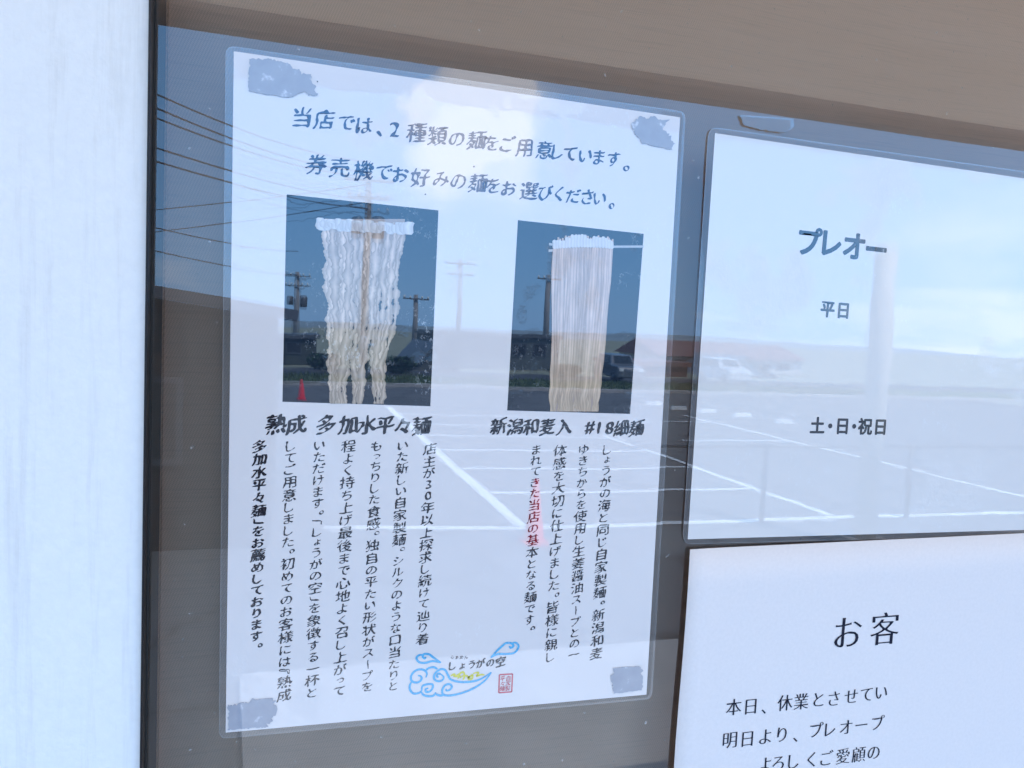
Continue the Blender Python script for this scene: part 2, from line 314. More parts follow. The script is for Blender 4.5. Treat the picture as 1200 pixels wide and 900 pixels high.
# ------------------------------------------------------------------ object helpers
def wloc(o):
    p = Vector((0, 0, 0))
    while o is not None: p += o.location; o = o.parent
    return p
def tag(o, label, cat, group=None):
    o['label'] = label; o['category'] = cat
    if group: o['group'] = group
    return o
def thing(name, label, cat, loc, group=None):
    o = bpy.data.objects.new(name, None); o.empty_display_size = 0.05; o.location = loc; COL.objects.link(o); return tag(o, label, cat, group)
class MB:
    """Collects faces (world coordinates) for one mesh object."""
    def __init__(s): s.v = []; s.f = []; s.mi = []; s.c = []; s.smooth = set()
    def add(s, vs_, fs, mi=0, col=None):
        b = len(s.v); s.v += [Vector(v) for v in vs_]
        s.c += (col if isinstance(col, list) else [col or (1, 1, 1)] * len(vs_))
        for f in fs: s.f.append(tuple(b + i for i in f)); s.mi.append(mi)
        return s
    def box(s, x0, x1, y0, y1, z0, z1, mi=0):
        return s.add([(x0, y0, z0), (x1, y0, z0), (x1, y1, z0), (x0, y1, z0), (x0, y0, z1), (x1, y0, z1), (x1, y1, z1), (x0, y1, z1)],
                     [(0, 3, 2, 1), (4, 5, 6, 7), (0, 1, 5, 4), (1, 2, 6, 5), (2, 3, 7, 6), (3, 0, 4, 7)], mi)
    def prism(s, pts, y0, y1, mi=0):            # outline in x,z ; extruded along y (y0 is the outer/front side)
        n = len(pts)
        return s.add([(p[0], y0, p[1]) for p in pts] + [(p[0], y1, p[1]) for p in pts],
                     [tuple(range(n)), tuple(range(2 * n - 1, n - 1, -1))] + [(i, n + i, n + (i + 1) % n, (i + 1) % n) for i in range(n)], mi)
    def slab(s, pts, z0, z1, mi=0):             # outline in x,y ; extruded along z
        n = len(pts)
        return s.add([(p[0], p[1], z0) for p in pts] + [(p[0], p[1], z1) for p in pts],
                     [tuple(range(n - 1, -1, -1)), tuple(range(n, 2 * n))] + [(i, (i + 1) % n, n + (i + 1) % n, n + i) for i in range(n)], mi)
    def tube(s, pts, rads, seg=10, mi=0, cap=True):
        pts = [Vector(p) for p in pts]; rings = []
        if isinstance(rads, (int, float)): rads = [rads] * len(pts)
        for i, p in enumerate(pts):
            d = (pts[min(i + 1, len(pts) - 1)] - pts[max(i - 1, 0)]).normalized()
            a = d.orthogonal().normalized() if i == 0 else (a - d * a.dot(d)).normalized()
            b = d.cross(a)
            rings.append([p + (a * math.cos(k * 2 * math.pi / seg) + b * math.sin(k * 2 * math.pi / seg)) * rads[i] for k in range(seg)])
        vs_ = [v for r in rings for v in r]; fs = []
        for i in range(len(pts) - 1):
            for k in range(seg): fs.append((i * seg + k, i * seg + (k + 1) % seg, (i + 1) * seg + (k + 1) % seg, (i + 1) * seg + k))
        if cap: fs += [tuple(range(seg - 1, -1, -1)), tuple((len(pts) - 1) * seg + k for k in range(seg))]
        return s.add(vs_, fs, mi)
    def build(s, name, mat, parent=None, smooth=False, ink=False, recalc=True):
        me = bpy.data.meshes.new(name); o = bpy.data.objects.new(name, me); COL.objects.link(o)
        off = Vector((0, 0, 0))
        if parent is not None: off = wloc(parent); o.parent = parent
        elif s.v:
            lo = Vector((min(v.x for v in s.v), min(v.y for v in s.v), min(v.z for v in s.v))); hi = Vector((max(v.x for v in s.v), max(v.y for v in s.v), max(v.z for v in s.v)))
            off = Vector(((lo.x + hi.x) / 2, (lo.y + hi.y) / 2, lo.z)); o.location = off
        me.from_pydata([v - off for v in s.v], [], s.f)
        for mt in (mat if isinstance(mat, list) else [mat]): me.materials.append(mt)
        for p, mi in zip(me.polygons, s.mi): p.material_index = mi; p.use_smooth = smooth
        if ink:
            a = me.color_attributes.new('ink', 'FLOAT_COLOR', 'POINT')
            for i, c in enumerate(s.c): a.data[i].color = (*c, 1)
        if recalc:
            bm = bmesh.new(); bm.from_mesh(me); bmesh.ops.recalc_face_normals(bm, faces=bm.faces); bm.to_mesh(me); bm.free()
        me.update(); return o
def struct(name, mb, mat): o = mb.build(name, mat); o['kind'] = 'structure'; return o

def front(s, pts, y, mi=0, col=None):           # flat printed polygon facing the street
    n = len(pts); s.add([(p[0], y, p[1]) for p in pts], [tuple(range(n))], mi, col); return s
def face_out(o):                                 # make every face of a flat print look at the street (-y)
    me = o.data; bm = bmesh.new(); bm.from_mesh(me); bm.normal_update()
    bmesh.ops.reverse_faces(bm, faces=[f for f in bm.faces if f.normal.y > 0]); bm.to_mesh(me); bm.free(); return o
def smooth_line(pts, k=6, closed=False):
    pts = [Vector(p) for p in pts]; out = []; n = len(pts)
    for i in range(n if closed else n - 1):
        g = (lambda j: pts[j % n]) if closed else (lambda j: pts[max(0, min(n - 1, j))])
        a, b, c, d = g(i - 1), g(i), g(i + 1), g(i + 2)
        for q in range(k):
            t = q / k; out.append(0.5 * ((2 * b) + (c - a) * t + (2 * a - 5 * b + 4 * c - d) * t * t + (3 * b - a - 3 * c + d) * t ** 3))
    if not closed: out.append(pts[-1])
    return out

# ------------------------------------------------------------------ printed lettering
_glyphs = {}
def glyph(ch):
    if ch not in _glyphs:
        c = bpy.data.curves.new('glyph', 'FONT'); c.body = ch; c.resolution_u = 3
        o = bpy.data.objects.new('glyph', c); COL.objects.link(o); bpy.context.view_layer.update()
        me = bpy.data.meshes.new_from_object(o.evaluated_get(bpy.context.evaluated_depsgraph_get()))
        bm = bmesh.new(); bm.from_mesh(me); bmesh.ops.remove_doubles(bm, verts=bm.verts, dist=1e-5)
        bpy.data.objects.remove(o); bpy.data.curves.remove(c); bpy.data.meshes.remove(me)
        bnd = [e for e in bm.edges if len(e.link_faces) == 1]
        for e in bnd:
            pass
        longs = {}
        for e in bnd: longs.setdefault(min(6, int(e.calc_length() / 0.05)), []).append(e)
        for c_, es in longs.items():
            if c_ > 0: bmesh.ops.subdivide_edges(bm, edges=es, cuts=c_)
        bm.verts.index_update()
        vs_ = [v.co.xy.copy() for v in bm.verts]; fs = [tuple(v.index for v in f.verts) for f in bm.faces]
        nrm = [Vector((0, 0)) for _ in vs_]
        for f in bm.faces:
            if f.normal.z < 0: f.normal_flip()
        for e in bm.edges:
            if len(e.link_loops) == 1:
                lp = e.link_loops[0]; a = lp.vert.co.xy; b = lp.link_loop_next.vert.co.xy; d = (b - a)
                if d.length < 1e-9: continue
                nn = Vector((d.y, -d.x)).normalized()
                nrm[lp.vert.index] += nn; nrm[lp.link_loop_next.vert.index] += nn
        nrm = [q.normalized() if q.length > 1e-6 else q for q in nrm]
        nb_ = [[] for _ in vs_]
        for e in bm.edges:
            if len(e.link_faces) == 1: a, b = e.verts[0].index, e.verts[1].index; nb_[a].append(b); nb_[b].append(a)
        soft = [v.copy() for v in vs_]
        for _ in range(2):
            soft = [v * 0.5 + (soft[n_[0]] + soft[n_[1]]) * 0.25 if len(n_) == 2 else v for v, n_ in zip(soft, nb_)]
        bm.free()
        _glyphs[ch] = (vs_, fs, nrm, soft)
    return _glyphs[ch]
STYLE = {'brush_small': (0.012, -0.002, 0.15, 0.04, 0.05),   # stroke change in x, in z, rise of the horizontals, slant, wobble
    'brush': (0.016, 0.002, 0.16, 0.05, 0.05), 'brush_bold': (0.034, 0.014, 0.16, 0.05, 0.05), 'gothic_bold': (0.036, 0.032, 0, 0, 0), 'gothic': (0.008, 0.006, 0, 0, 0), 'mincho': (0.010, -0.016, 0.0, 0, 0.0)}
ROT = set('「」『』ー')
KANA_S = set('っょゃゅァ')
def is_kana(ch): return '\u3040' <= ch <= '\u30ff'
def put(mb, ch, c, size, y, style, vertical=False, rot=0.0, sx=1.0):
    """One character centred on the point c (world) of the paper, em size in metres."""
    vs_, fs, nr, soft = glyph(ch); ox, oz, rise, slant, wob = STYLE[style]
    seed = random.random() * 50
    k = size * (0.88 if (is_kana(ch) and style.startswith('brush')) else 1.0)
    # the glyph cell: advance one em, baseline 0, cell centre height 0.34 (CJK), ascii by its own box
    if ord(ch) < 128:
        xs = [v.x for v in vs_]; zs = [v.y for v in vs_]; cx, cz = (min(xs) + max(xs)) / 2, (min(zs) + max(zs)) / 2
    elif vertical or ch in '、。':
        xs = [v.x for v in vs_]; zs = [v.y for v in vs_]; cx, cz = (min(xs) + max(xs)) / 2, (min(zs) + max(zs)) / 2
        if not (ch in ROT or ch in '、。一'): cz = 0.5 * cz + 0.5 * 0.36
    else:
        xs = [v.x for v in vs_]; cx, cz = (min(xs) + max(xs)) / 2, 0.36
    co, si = math.cos(rot), math.sin(rot); out = []
    if wob: vs_ = soft
    for v, n in zip(vs_, nr):
        x, z = v.x - cx + n.x * ox, v.y - cz + n.y * oz
        if wob:
            q = noise.noise_vector(Vector((v.x * 3.1 + seed, v.y * 3.1, seed)))
            x += q.x * wob; z += q.y * wob
            w2 = (noise.noise(Vector((v.x * 4.5 + seed, v.y * 4.5, 7))) * 0.04 + 0.030 * ((n.x + n.y) ** 2 / 2) - 0.012) if wob else 0
            x += n.x * w2; z += n.y * w2
        if vertical and ch in ROT:
            x, z = (z, -x) if ch != 'ー' else (z * 1.0 + 0.0, -x)
        else:
            z += rise * x; x += slant * z
        x, z = x * k * sx, z * k
        out.append((c.x + x * co - z * si, y, c.z + x * si + z * co))
    mb.add(out, fs)
def line_h(mb, items, size, y, style, rot=None):
    pts = [P(px, py, y) for _, px, py in items]
    a = math.atan2(pts[-1].z - pts[0].z, pts[-1].x - pts[0].x) if rot is None else rot
    for (ch, _, _), p in zip(items, pts): put(mb, ch, p, size, y, style, rot=a)
def adv(ch):
    if ch in '、。': return 0.72
    if ch in '「」『』': return 0.62
    if ch in KANA_S: return 0.72
    if ch in '一しくこり': return 0.86
    return 0.9 if is_kana(ch) or ch.isdigit() else 1.0
def column(mb, text, p0, p1, size, y, style):
    a = [adv(c) for c in text]; pos = [0.0]
    for i in range(1, len(text)): pos.append(pos[-1] + (a[i - 1] + a[i]) / 2)
    A, B = P(*p0, y), P(*p1, y); size = (A - B).length / pos[-1] * 1.0
    for ch, s_ in zip(text, pos):
        t = s_ / pos[-1]; c = P(p0[0] + (p1[0] - p0[0]) * t, p0[1] + (p1[1] - p0[1]) * t, y)
        if ch in '、。': c = c + Vector((size * 0.30, 0, size * 0.10))
        if ch in KANA_S: c = c + Vector((size * 0.06, 0, size * 0.04))
        put(mb, ch, c, size * (0.78 if ch in KANA_S else 1.0), y, style, vertical=True, sx=1.12)
def ribbon(mb, pts, w, y, taper=0.25, cols=None, closed=False, level=False):
    """Brush-stroke band through pts (world, on the plane y). cols: (edge, middle) ink colours."""
    pts = [Vector((p[0], 0, p[-1])) for p in pts]; n = len(pts); vs_ = []; cl = []; ws = w if isinstance(w, list) else None
    for i, p in enumerate(pts):
        d = (pts[(i + 1) % n if closed else min(i + 1, n - 1)] - pts[(i - 1) % n if closed else max(i - 1, 0)])
        d = d.normalized() if d.length > 1e-9 else Vector((1, 0, 0)); nn = Vector((1, 0, 0)) if level else Vector((d.z, 0, -d.x))
        t = i / (n - 1); k = 1.0 if closed else min(1, taper + (1 - taper) * min(t, 1 - t) * 6)
        hw = (ws[i] if ws else w) * 0.5 * k
        for s_ in (-1, 0, 1): q = p + nn * hw * s_; vs_.append((q.x, y, q.z))
        if cols: e, m_ = cols(t); cl += [e, m_, e]
    fs = []
    for i in range(n if closed else n - 1):
        j = (i + 1) % n
        fs += [(3 * i, 3 * i + 1, 3 * j + 1, 3 * j), (3 * i + 1, 3 * i + 2, 3 * j + 2, 3 * j + 1)]
    mb.add(vs_, fs, 0, cl if cols else None)

# ------------------------------------------------------------------ ground and car park (setting)
def quad(mb, x0, x1, y0, y1, z): mb.add([(x0, y0, z), (x1, y0, z), (x1, y1, z), (x0, y1, z)], [(0, 1, 2, 3)])
g = MB(); quad(g, -600, 600, -600, 600, -0.02); struct('ground', g, M['ground'])
g = MB(); quad(g, -14, 34, -29.6, 0.0, -0.008); struct('parking_lot', g, M['asphalt'])
g = MB(); g.box(-60, 80, -41.5, -36.4, -0.015, -0.010); struct('road', g, M['road'])
lines = MB()
def stripe(a, b, w, z=0.0):
    a, b = Vector(a), Vector(b); d = (b - a).normalized(); n = Vector((-d.y, d.x, 0)) * w / 2
    lines.add([(p.x, p.y, z) for p in (a - n, b - n, b + n, a + n)], [(0, 1, 2, 3)])
X1, X2, X3 = 2.82, 7.45, 12.1
rows = [8.35, 10.3, 12.22, 14.2, 16.15, 18.1, 20.1]
stripe((X1, -8.45, 0), (X1, -22.05, 0), 0.17)
stripe((X2, -8.45, 0), (X2, -16.6, 0), 0.13); stripe((X3, -8.45, 0), (X3, -21, 0), 0.13)
for k, yv in enumerate(rows):
    if k == 0: stripe((0.45, -yv - 0.25, 0), (X1 - 0.1, -yv, 0), 0.15); stripe((X1 - 0.1, -yv, 0), (14, -yv + 0.02, 0), 0.15)
    else: stripe((X1 + 0.1, -yv, 0), (X2 - 0.08, -yv, 0), 0.12)
for yv in (15.6, 19.3): stripe((X2 + 1.6, -yv, 0), (X3 - 0.1, -yv, 0), 0.12)
struct('parking_lines', lines, M['line'])
g = MB(); g.slab([(G(325, 845).x, -1.6), (13, -1.6), (13, -4.75), (G(325, 845).x - 0.25, -4.75)], -0.05, 0.07); struct('pavement', g, M['concrete'])
g = MB(); g.box(-14, 60, -29.9, -29.6, -0.1, 0.12); struct('kerb', g, M['concrete'])
gr = MB()
for i in range(5200):
    x, yv = random.uniform(-6, 30), -random.uniform(29.95, 36.2); h = random.uniform(0.08, 0.22); a = random.uniform(0, 6.28); w = random.uniform(.03, .07)
    dx, dy = math.cos(a) * w, math.sin(a) * w
    gr.add([(x - dx, yv - dy, 0), (x + dx, yv + dy, 0), (x + random.uniform(-.06, .06), yv + random.uniform(-.06, .06), h)], [(0, 1, 2)])
quad(gr, -40, 60, -36.3, -29.9, 0.002)
go = gr.build('grass', M['grass'], recalc=False); go['kind'] = 'stuff'
# far hills
hl = MB(); n = 60; vs_ = []
for i in range(n + 1):
    t = i / n; x = -300 + 800 * t; hgt = 1.0 + 1.5 * max(0, noise.noise(Vector((t * 6, 2.2, 0)))) + 2 * math.exp(-((t - 0.72) / 0.10) ** 2)
    vs_ += [(x, -420, -1), (x, -440, hgt), (x, -520, hgt * 0.8 + 3), (x, -560, -1)]
hl.add(vs_, [(4 * i + k, 4 * i + 4 + k, 4 * i + 5 + k, 4 * i + 1 + k) for i in range(n) for k in range(3)]); struct('hills', hl, M['hill'])

# ------------------------------------------------------------------ the shop building with its big window
XL, XR, ZB, ZT = P(176, 450).x, 1.25, 1.75, 2.95      # clear opening of the window
FW = 0.0050
EAVE_OUT = 1.5
eave_z = V(600, 90, EAVE_OUT).z
shop = thing('shop_building', 'small noodle shop with a dark framed display window under a pale canopy', 'shop', ((XL + XR) / 2, 0, 0))
w = MB()
xa, xb = P(169, 450, -0.0085).x, XR + 0.05
w.box(-4.2, xa, -0.006, 0.16, 0.8, 3.28); w.box(xb, 8.0, -0.006, 0.16, 0.8, 3.28)
w.box(xa, xb, -0.006, 0.16, 0.8, ZB - 0.05); w.box(xa, xb, -0.006, 0.16, ZT + 0.05, 3.28)
w.box(-4.2, -4.05, 0.16, 5.0, 0.8, 3.28); w.box(7.85, 8.0, 0.16, 5.0, 0.8, 3.28); w.box(-4.2, 8.0, 5.0, 5.15, 0.8, 3.28)
w.box(-4.2, 8.0, 0, 5.15, 0.0, 0.8)
w.build('wall', M['white_wall'], shop)
r = MB(); r.box(-4.3, 8.1, -0.06, 5.25, 3.28, 3.40); r.box(-4.2, 8.0, 0.1, 5.1, 3.401, 3.44); r.build('roof', M['steel'], shop)
e = MB()
e.box(-4.0, 7.8, -EAVE_OUT + 0.06, -0.007, eave_z + 0.040, eave_z + 0.044); e.build('canopy_sheet', M['canopy'], shop)
e = MB(); e.box(-4.05, 7.85, -EAVE_OUT, -EAVE_OUT + 0.05, eave_z, eave_z + 0.07); e.build('canopy_beam', M['brown'], shop)
d = MB(); d.box(-4.0, 7.8, -1.5, -0.007, 0.0, 0.85); d.box(1.2, 3.2, -1.85, -1.5, 0.0, 0.42); d.build('porch_deck', M['concrete'], shop)
f = MB()   # frame: a bead proud of the wall and a jamb behind the glass
f.box(xa, XL, -0.0085, 0.028, ZB - 0.05, ZT + 0.05); f.box(XR, xb, -0.013, 0.05, ZB - 0.05, ZT + 0.05)
f.box(XL, XR, -0.012, 0.05, ZB - 0.05, ZB); f.box(XL, XR, -0.012, 0.05, ZT, ZT + 0.05)
win = f.build('window', M['frame'], shop)
gl = MB(); gl.box(XL, XR, 0.0, 0.006, ZB, ZT)
go = gl.build('glass_pane', [M['pane'], M['pane_back']], win)
for p in go.data.polygons: p.material_index = 0 if p.normal.y < -0.5 else 1
# sealant bead between glass and frame
b = MB(); b.box(XL, XL + 0.0006, -0.0015, -0.0002, ZB, ZT); b.build('glazing_bead', M['rubber'], win)

# woven brown shade hung behind the glass
sx0 = P(172, 450, 0.035).x
sh = MB(); nx, nz = 90, 4; vs_ = []
for j in range(nz + 1):
    for i in range(nx + 1):
        x = sx0 + (1.2 - sx0) * i / nx; z = 1.72 + 1.25 * j / nz
        vs_.append((x, 0.035 + 0.0016 * math.sin(x * 23 + 0.6 * math.sin(z * 4)) + 0.0008 * math.sin(x * 61 + z), z))
sh.add(vs_, [(j * (nx + 1) + i, j * (nx + 1) + i + 1, (j + 1) * (nx + 1) + i + 1, (j + 1) * (nx + 1) + i) for j in range(nz) for i in range(nx)])
shade = thing('window_shade', 'brown woven fabric shade hanging behind the window glass and all three notices', 'window shade', ((sx0 + 1.2) / 2, 0.035, 1.72))
sh.build('fabric', M['weave'], shade, True, recalc=False)
hm = MB(); hx = P(191, 450, 0.031).x; hm.box(sx0 + 0.0005, hx, 0.0305, 0.0325, 1.721, 2.969); hm.build('side_shadow_strip', M['weave_shadow'], shade)  # added strip: darker weave paints the shadow along the shade's edge
d = MB(); d.tube([(sx0, 0.045, 2.985), (1.2, 0.045, 2.985)], 0.014, 16); d.build('roller_tube', M['frame'], shade, True)

# ------------------------------------------------------------------ printed notices
def sheet(name, corners_px, y, th, mat, parent):
    pts = [P(x, yy, y) for x, yy in corners_px]
    m_ = MB(); m_.prism([(p.x, p.z) for p in pts], y, y + th); return m_.build(name, mat, parent)
def film_ring(name, outer_px, inner_px, y, parent, rad=0.004):
    """Clear pouch margin: rounded outer edge, inner edge along the paper, with a slightly raised lip."""
    o_ = [P(a, b, y) for a, b in outer_px]; i_ = [P(a, b, y) for a, b in inner_px]; n = 4; K = 6
    ov, iv = [], []
    for k in range(n):
        p, a, b = o_[k], o_[k - 1], o_[(k + 1) % n]
        d1 = (a - p).normalized() * rad; d2 = (b - p).normalized() * rad
        for q in range(K + 1):
            t = q / K; ov.append(p + d1 * (1 - t) ** 2 + d2 * t ** 2); iv.append(i_[k])
    m_ = MB(); N_ = len(ov)
    cen = sum(o_, Vector()) / 4
    lip = [v + (cen - v).normalized() * 0.0006 for v in ov]
    m_.add([(v.x, y, v.z) for v in lip] + [(v.x, y, v.z) for v in iv], [(k, (k + 1) % N_, N_ + (k + 1) % N_, N_ + k) for k in range(N_)])
    f_ = face_out(m_.build(name, M['film'], parent, recalc=False))
    l_ = MB(); l_.add([(v.x, y - 0.0001, v.z) for v in ov] + [(v.x, y - 0.0001, v.z) for v in lip], [(k, (k + 1) % N_, N_ + (k + 1) % N_, N_ + k) for k in range(N_)])
    face_out(l_.build('sealed_edge', M['seal_edge'], f_, recalc=False)); return f_
def ragged(pts, y, parent, name='tape_patch', amp=1.6, seed=0):
    rs = random.Random(seed); out = []
    n = len(pts)
    for i in range(n):
        a, b, rough = pts[i], pts[(i + 1) % n], pts[i][2] if len(pts[i]) > 2 else 1
        L_ = math.hypot(b[0] - a[0], b[1] - a[1]); k = max(2, int(L_ / 1.6))
        for q in range(k):
            t = q / k; x, yy = a[0] + (b[0] - a[0]) * t, a[1] + (b[1] - a[1]) * t
            nx_, ny_ = -(b[1] - a[1]) / L_, (b[0] - a[0]) / L_; o_ = (rs.gauss(0, amp * 0.6) + noise.noise(Vector((x * 0.16, yy * 0.16, seed * 3.3))) * amp * 2.6) * rough * (1 if q else 0.3)
            out.append(P(x + nx_ * o_, yy + ny_ * o_, y))
    m_ = MB(); front(m_, [(p.x, p.z) for p in out], y); return face_out(m_.build(name, M['tape'], parent, recalc=False))

# --- 1. the noodle notice
Y1 = -0.0010
base = P(512, 838, 0)
poster = thing('noodle_notice', 'laminated white notice with two noodle photos, brush style Japanese text and a blue cloud emblem', 'poster', (base.x, 0, base.z))
PAPER = [(274, 60), (797, 137.5), (757.5, 814), (264.5, 858.5)]
sheet('paper', PAPER, Y1, 0.0003, M['paper'], poster)
film_ring('laminate_margin', [(264.5, 53), (803.5, 131), (764, 819), (256.5, 866)], PAPER, Y1 + 0.0001, poster)
YT = Y1 - 0.00012
H1 = list(zip('当店では、2種類の麺をご用意しています。', (354, 380, 406, 427, 444, 462.5, 488, 513, 535.5, 558.5, 576, 595, 614.5, 638, 653.5, 668, 686, 702, 719.5, 733.5),
              (137.5, 140.5, 144, 147.5, 157, 151.5, 156, 159.5, 163, 164.5, 168, 169.5, 173, 176, 178, 180.5, 182.5, 184.5, 186.5, 197)))
H2 = list(zip('券売機でお好みの麺をお選びください。', (371, 398, 426, 450, 469.5, 493, 517, 537, 560, 578, 596.5, 620, 639.5, 655, 671.5, 688, 703, 716.5),
              (193, 196.5, 200, 202, 205, 208.5, 210, 212.5, 215, 217.5, 221, 224, 226, 227.5, 230, 231, 232.5, 241.5)))
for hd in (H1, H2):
    mb = MB(); line_h(mb, hd, 0.0093, YT, 'brush'); face_out(mb.build('heading_text', M['ink_sky_tint'], poster, recalc=False))
def capt(*a): mb = MB(); line_h(mb, *a); face_out(mb.build('caption_text', M['ink'], poster, recalc=False))
capt(list(zip('熟成多加水平々麺', (324, 347.5, 382.5, 408, 430, 451.5, 472, 494), (497.5, 498, 498, 498, 498, 498.5, 500, 499.5))), 0.0092, YT, 'brush_bold', 0)
capt(list(zip('新潟和麦入#18細麺', (584.5, 603.5, 622, 641.5, 661, 691, 702, 714.5, 728.5, 746), (499.5, 500.5, 500.5, 500.5, 500.5, 501.5, 501.5, 501.5, 502, 502))), 0.0086, YT, 'brush_bold', 0)
COLS = [('店主が30年以上探求し続けて辿り着', (504, 526), (495, 749), 0.0078), ('いた新しい自家製麺。シルクのような口当たりと', (472, 522), (461, 804), 0.0078),
        ('もっちりした食感。独自の平たい形状がスープを', (441, 523), (430, 805), 0.0078), ('程よく持ち上げ最後まで心地よく召し上がって', (408.5, 523), (397.5, 810), 0.0078),
        ('いただけます。「しょうがの空」を象徴する一杯と', (374.5, 522), (365.5, 812), 0.0078), ('してご用意しました。初めてのお客様には『熟成', (340.5, 523), (333, 815), 0.0080),
        ('多加水平々麺」をお薦めしております。', (304.5, 523), (300, 758), 0.0080),
        ('しょうがの海と同じ自家製麺。新潟和麦', (711.5, 527), (699, 766), 0.0078), ('ゆきちからを使用し生姜醤油スープとの一', (684, 527), (672.5, 767), 0.0078),
        ('体感を大切に仕上げました。皆様に親し', (656.5, 528), (645, 770), 0.0078), ('まれてきた当店の基本となる麺です。', (628.5, 527), (620, 738), 0.0078)]
for t_, a_, b_, s_ in COLS:
    mb = MB(); column(mb, t_, a_, b_, s_, YT, 'brush_bold' if t_.startswith('多加') else 'brush_small'); face_out(mb.build('body_text', M['ink'], poster, recalc=False))

# printed noodle photographs
YP = Y1 - 0.00008
def photo(corners):
    pts = [P(a, b, YP) for a, b in corners]; m_ = MB(); front(m_, [(p.x, p.z) for p in pts], YP)
    return face_out(m_.build('noodle_photo', M['photo_ground'], poster, recalc=False))
ph1 = photo([(336, 227.8), (513.8, 246.5), (504.3, 476), (331, 470.8)])
ph2 = photo([(607, 258), (754.3, 274), (738.3, 485), (594.4, 481)])
def z3(x, y): return (320 + x / 3.215, 210 + y / 3.215)
def z4(x, y): return (580 + x / 3.6, 240 + y / 3.6)
def lerp(tab, t):
    for (a, u), (b, v) in zip(tab, tab[1:]):
        if t <= b: k = (t - a) / (b - a); return u + (v - u) * k
    return tab[-1][1]
def tint(c, k): return tuple(x * k for x in c)
rs = random.Random(11)
# left photograph: broad curly flat noodles in three hanks
LE = [(150, 170), (240, 180), (330, 190), (450, 191), (540, 196), (640, 205), (760, 210), (845, 205)]; RE = [(165, 517), (215, 510), (290, 494), (400, 480), (540, 468), (640, 447), (740, 433), (852, 421)]
nd = MB(); NS = 22
def cream(t, v): # paler towards the rod, tan lower down
    top, low = Vector((0.90, 0.73, 0.62)), Vector((0.80, 0.66, 0.52)); c = top.lerp(low, max(0, min(1, (t - 0.15) * 1.1))); return tuple(c * v)
bk = []
for s_ in range(17): t = s_ / 16; yy = 150 + 690 * t; bk.append((yy, lerp(LE, yy) + 14, lerp(RE, yy) - 22))
pts_b = [P(*z3(a, yy), YP - 0.00002) for yy, a, _ in bk if yy < 430]; pts_b2 = [P(*z3(b, yy), YP - 0.00002) for yy, _, b in bk if yy < 430]
nv = len(pts_b)
nd.add([(p.x, YP - 0.00002, p.z) for p in pts_b + pts_b2], [(i, i + 1, nv + i + 1, nv + i) for i in range(nv - 1)], 0, [(0.50, 0.40, 0.35)] * (2 * nv))
order = list(range(NS)); rs.shuffle(order)
for idx, k in enumerate(order):
    u = (k + 0.5) / NS; x_top = 178 + (505 - 178) * u
    hank = 0 if u < 0.42 else (1 if u < 0.70 else 2)
    uu = (u - (0, .42, .70)[hank]) / (.42, .28, .30)[hank]
    bx = ((208, 282), (300, 346), (374, 420))[hank]; x_bot = bx[0] + (bx[1] - bx[0]) * (0.1 + 0.8 * uu)
    ph = rs.uniform(0, 6.28); fr_ = rs.uniform(0.045, 0.075); pts, ws = [], []
    y_top = 150 + 16 * u + rs.uniform(-4, 6); n_ = 120; vv = rs.uniform(0.82, 1.05)
    for i in range(n_ + 1):
        t = i / n_; yy = y_top + (846 - y_top) * t
        L_, R_ = lerp(LE, yy), lerp(RE, yy); xs_ = L_ + (R_ - L_) * (0.04 + 0.92 * u)
        tt = max(0, min(1, (yy - 520) / 250)); tt = tt * tt * (3 - 2 * tt); x = xs_ * (1 - tt) + x_bot * tt
        amp = 2.5 + 5.0 * min(1, max(0, (yy - 190) / 200))
        x += noise.noise(Vector((yy * 0.010, ph * 7, 1))) * 13 + noise.noise(Vector((yy * 0.032, ph * 5, 4))) * amp * (0.9 + 0.9 * noise.noise(Vector((yy * 0.008, ph * 11, 3)))) + noise.noise(Vector((yy * 0.10, ph * 3, 9))) * 1.6
        pts.append(P(*z3(x, yy), YP)); ws.append((0.0036 + 0.0040 * noise.noise(Vector((yy * 0.026, ph * 9, 2))) + 0.0020 * noise.noise(Vector((yy * 0.11, ph * 4, 6)))) * (1.0 if hank != 2 else 0.85) * (1 - 0.22 * max(0, min(1, (yy - 330) / 200))))
    ribbon(nd, pts, ws, YP - 0.00003 - 0.000004 * idx, 0.5, lambda t, vv=vv, ph=ph: (cream(t, vv * 0.50), cream(t, vv * (0.95 + 0.12 * math.sin(t * 46 + ph)))), level=True)
# the white folds over the rod
for k in range(34):
    u = k / 33; x = 174 + 336 * u; yb = 178 + 18 * u; hgt = rs.uniform(14, 36)
    pts = [P(*z3(x + rs.uniform(-4, 4), yb + rs.uniform(2, 16)), YP), P(*z3(x + rs.uniform(-5, 5), yb - hgt * 0.5), YP), P(*z3(x + rs.uniform(-7, 7), yb - hgt), YP)]
    ribbon(nd, smooth_line(pts, 6), rs.uniform(0.0030, 0.0050), YP - 0.00014 - 0.000003 * k, 0.55, lambda t: ((0.62, 0.60, 0.60), (0.86, 0.84, 0.84)), level=True)
face_out(nd.build('noodles', M['noodle'], ph1, ink=True, recalc=False))
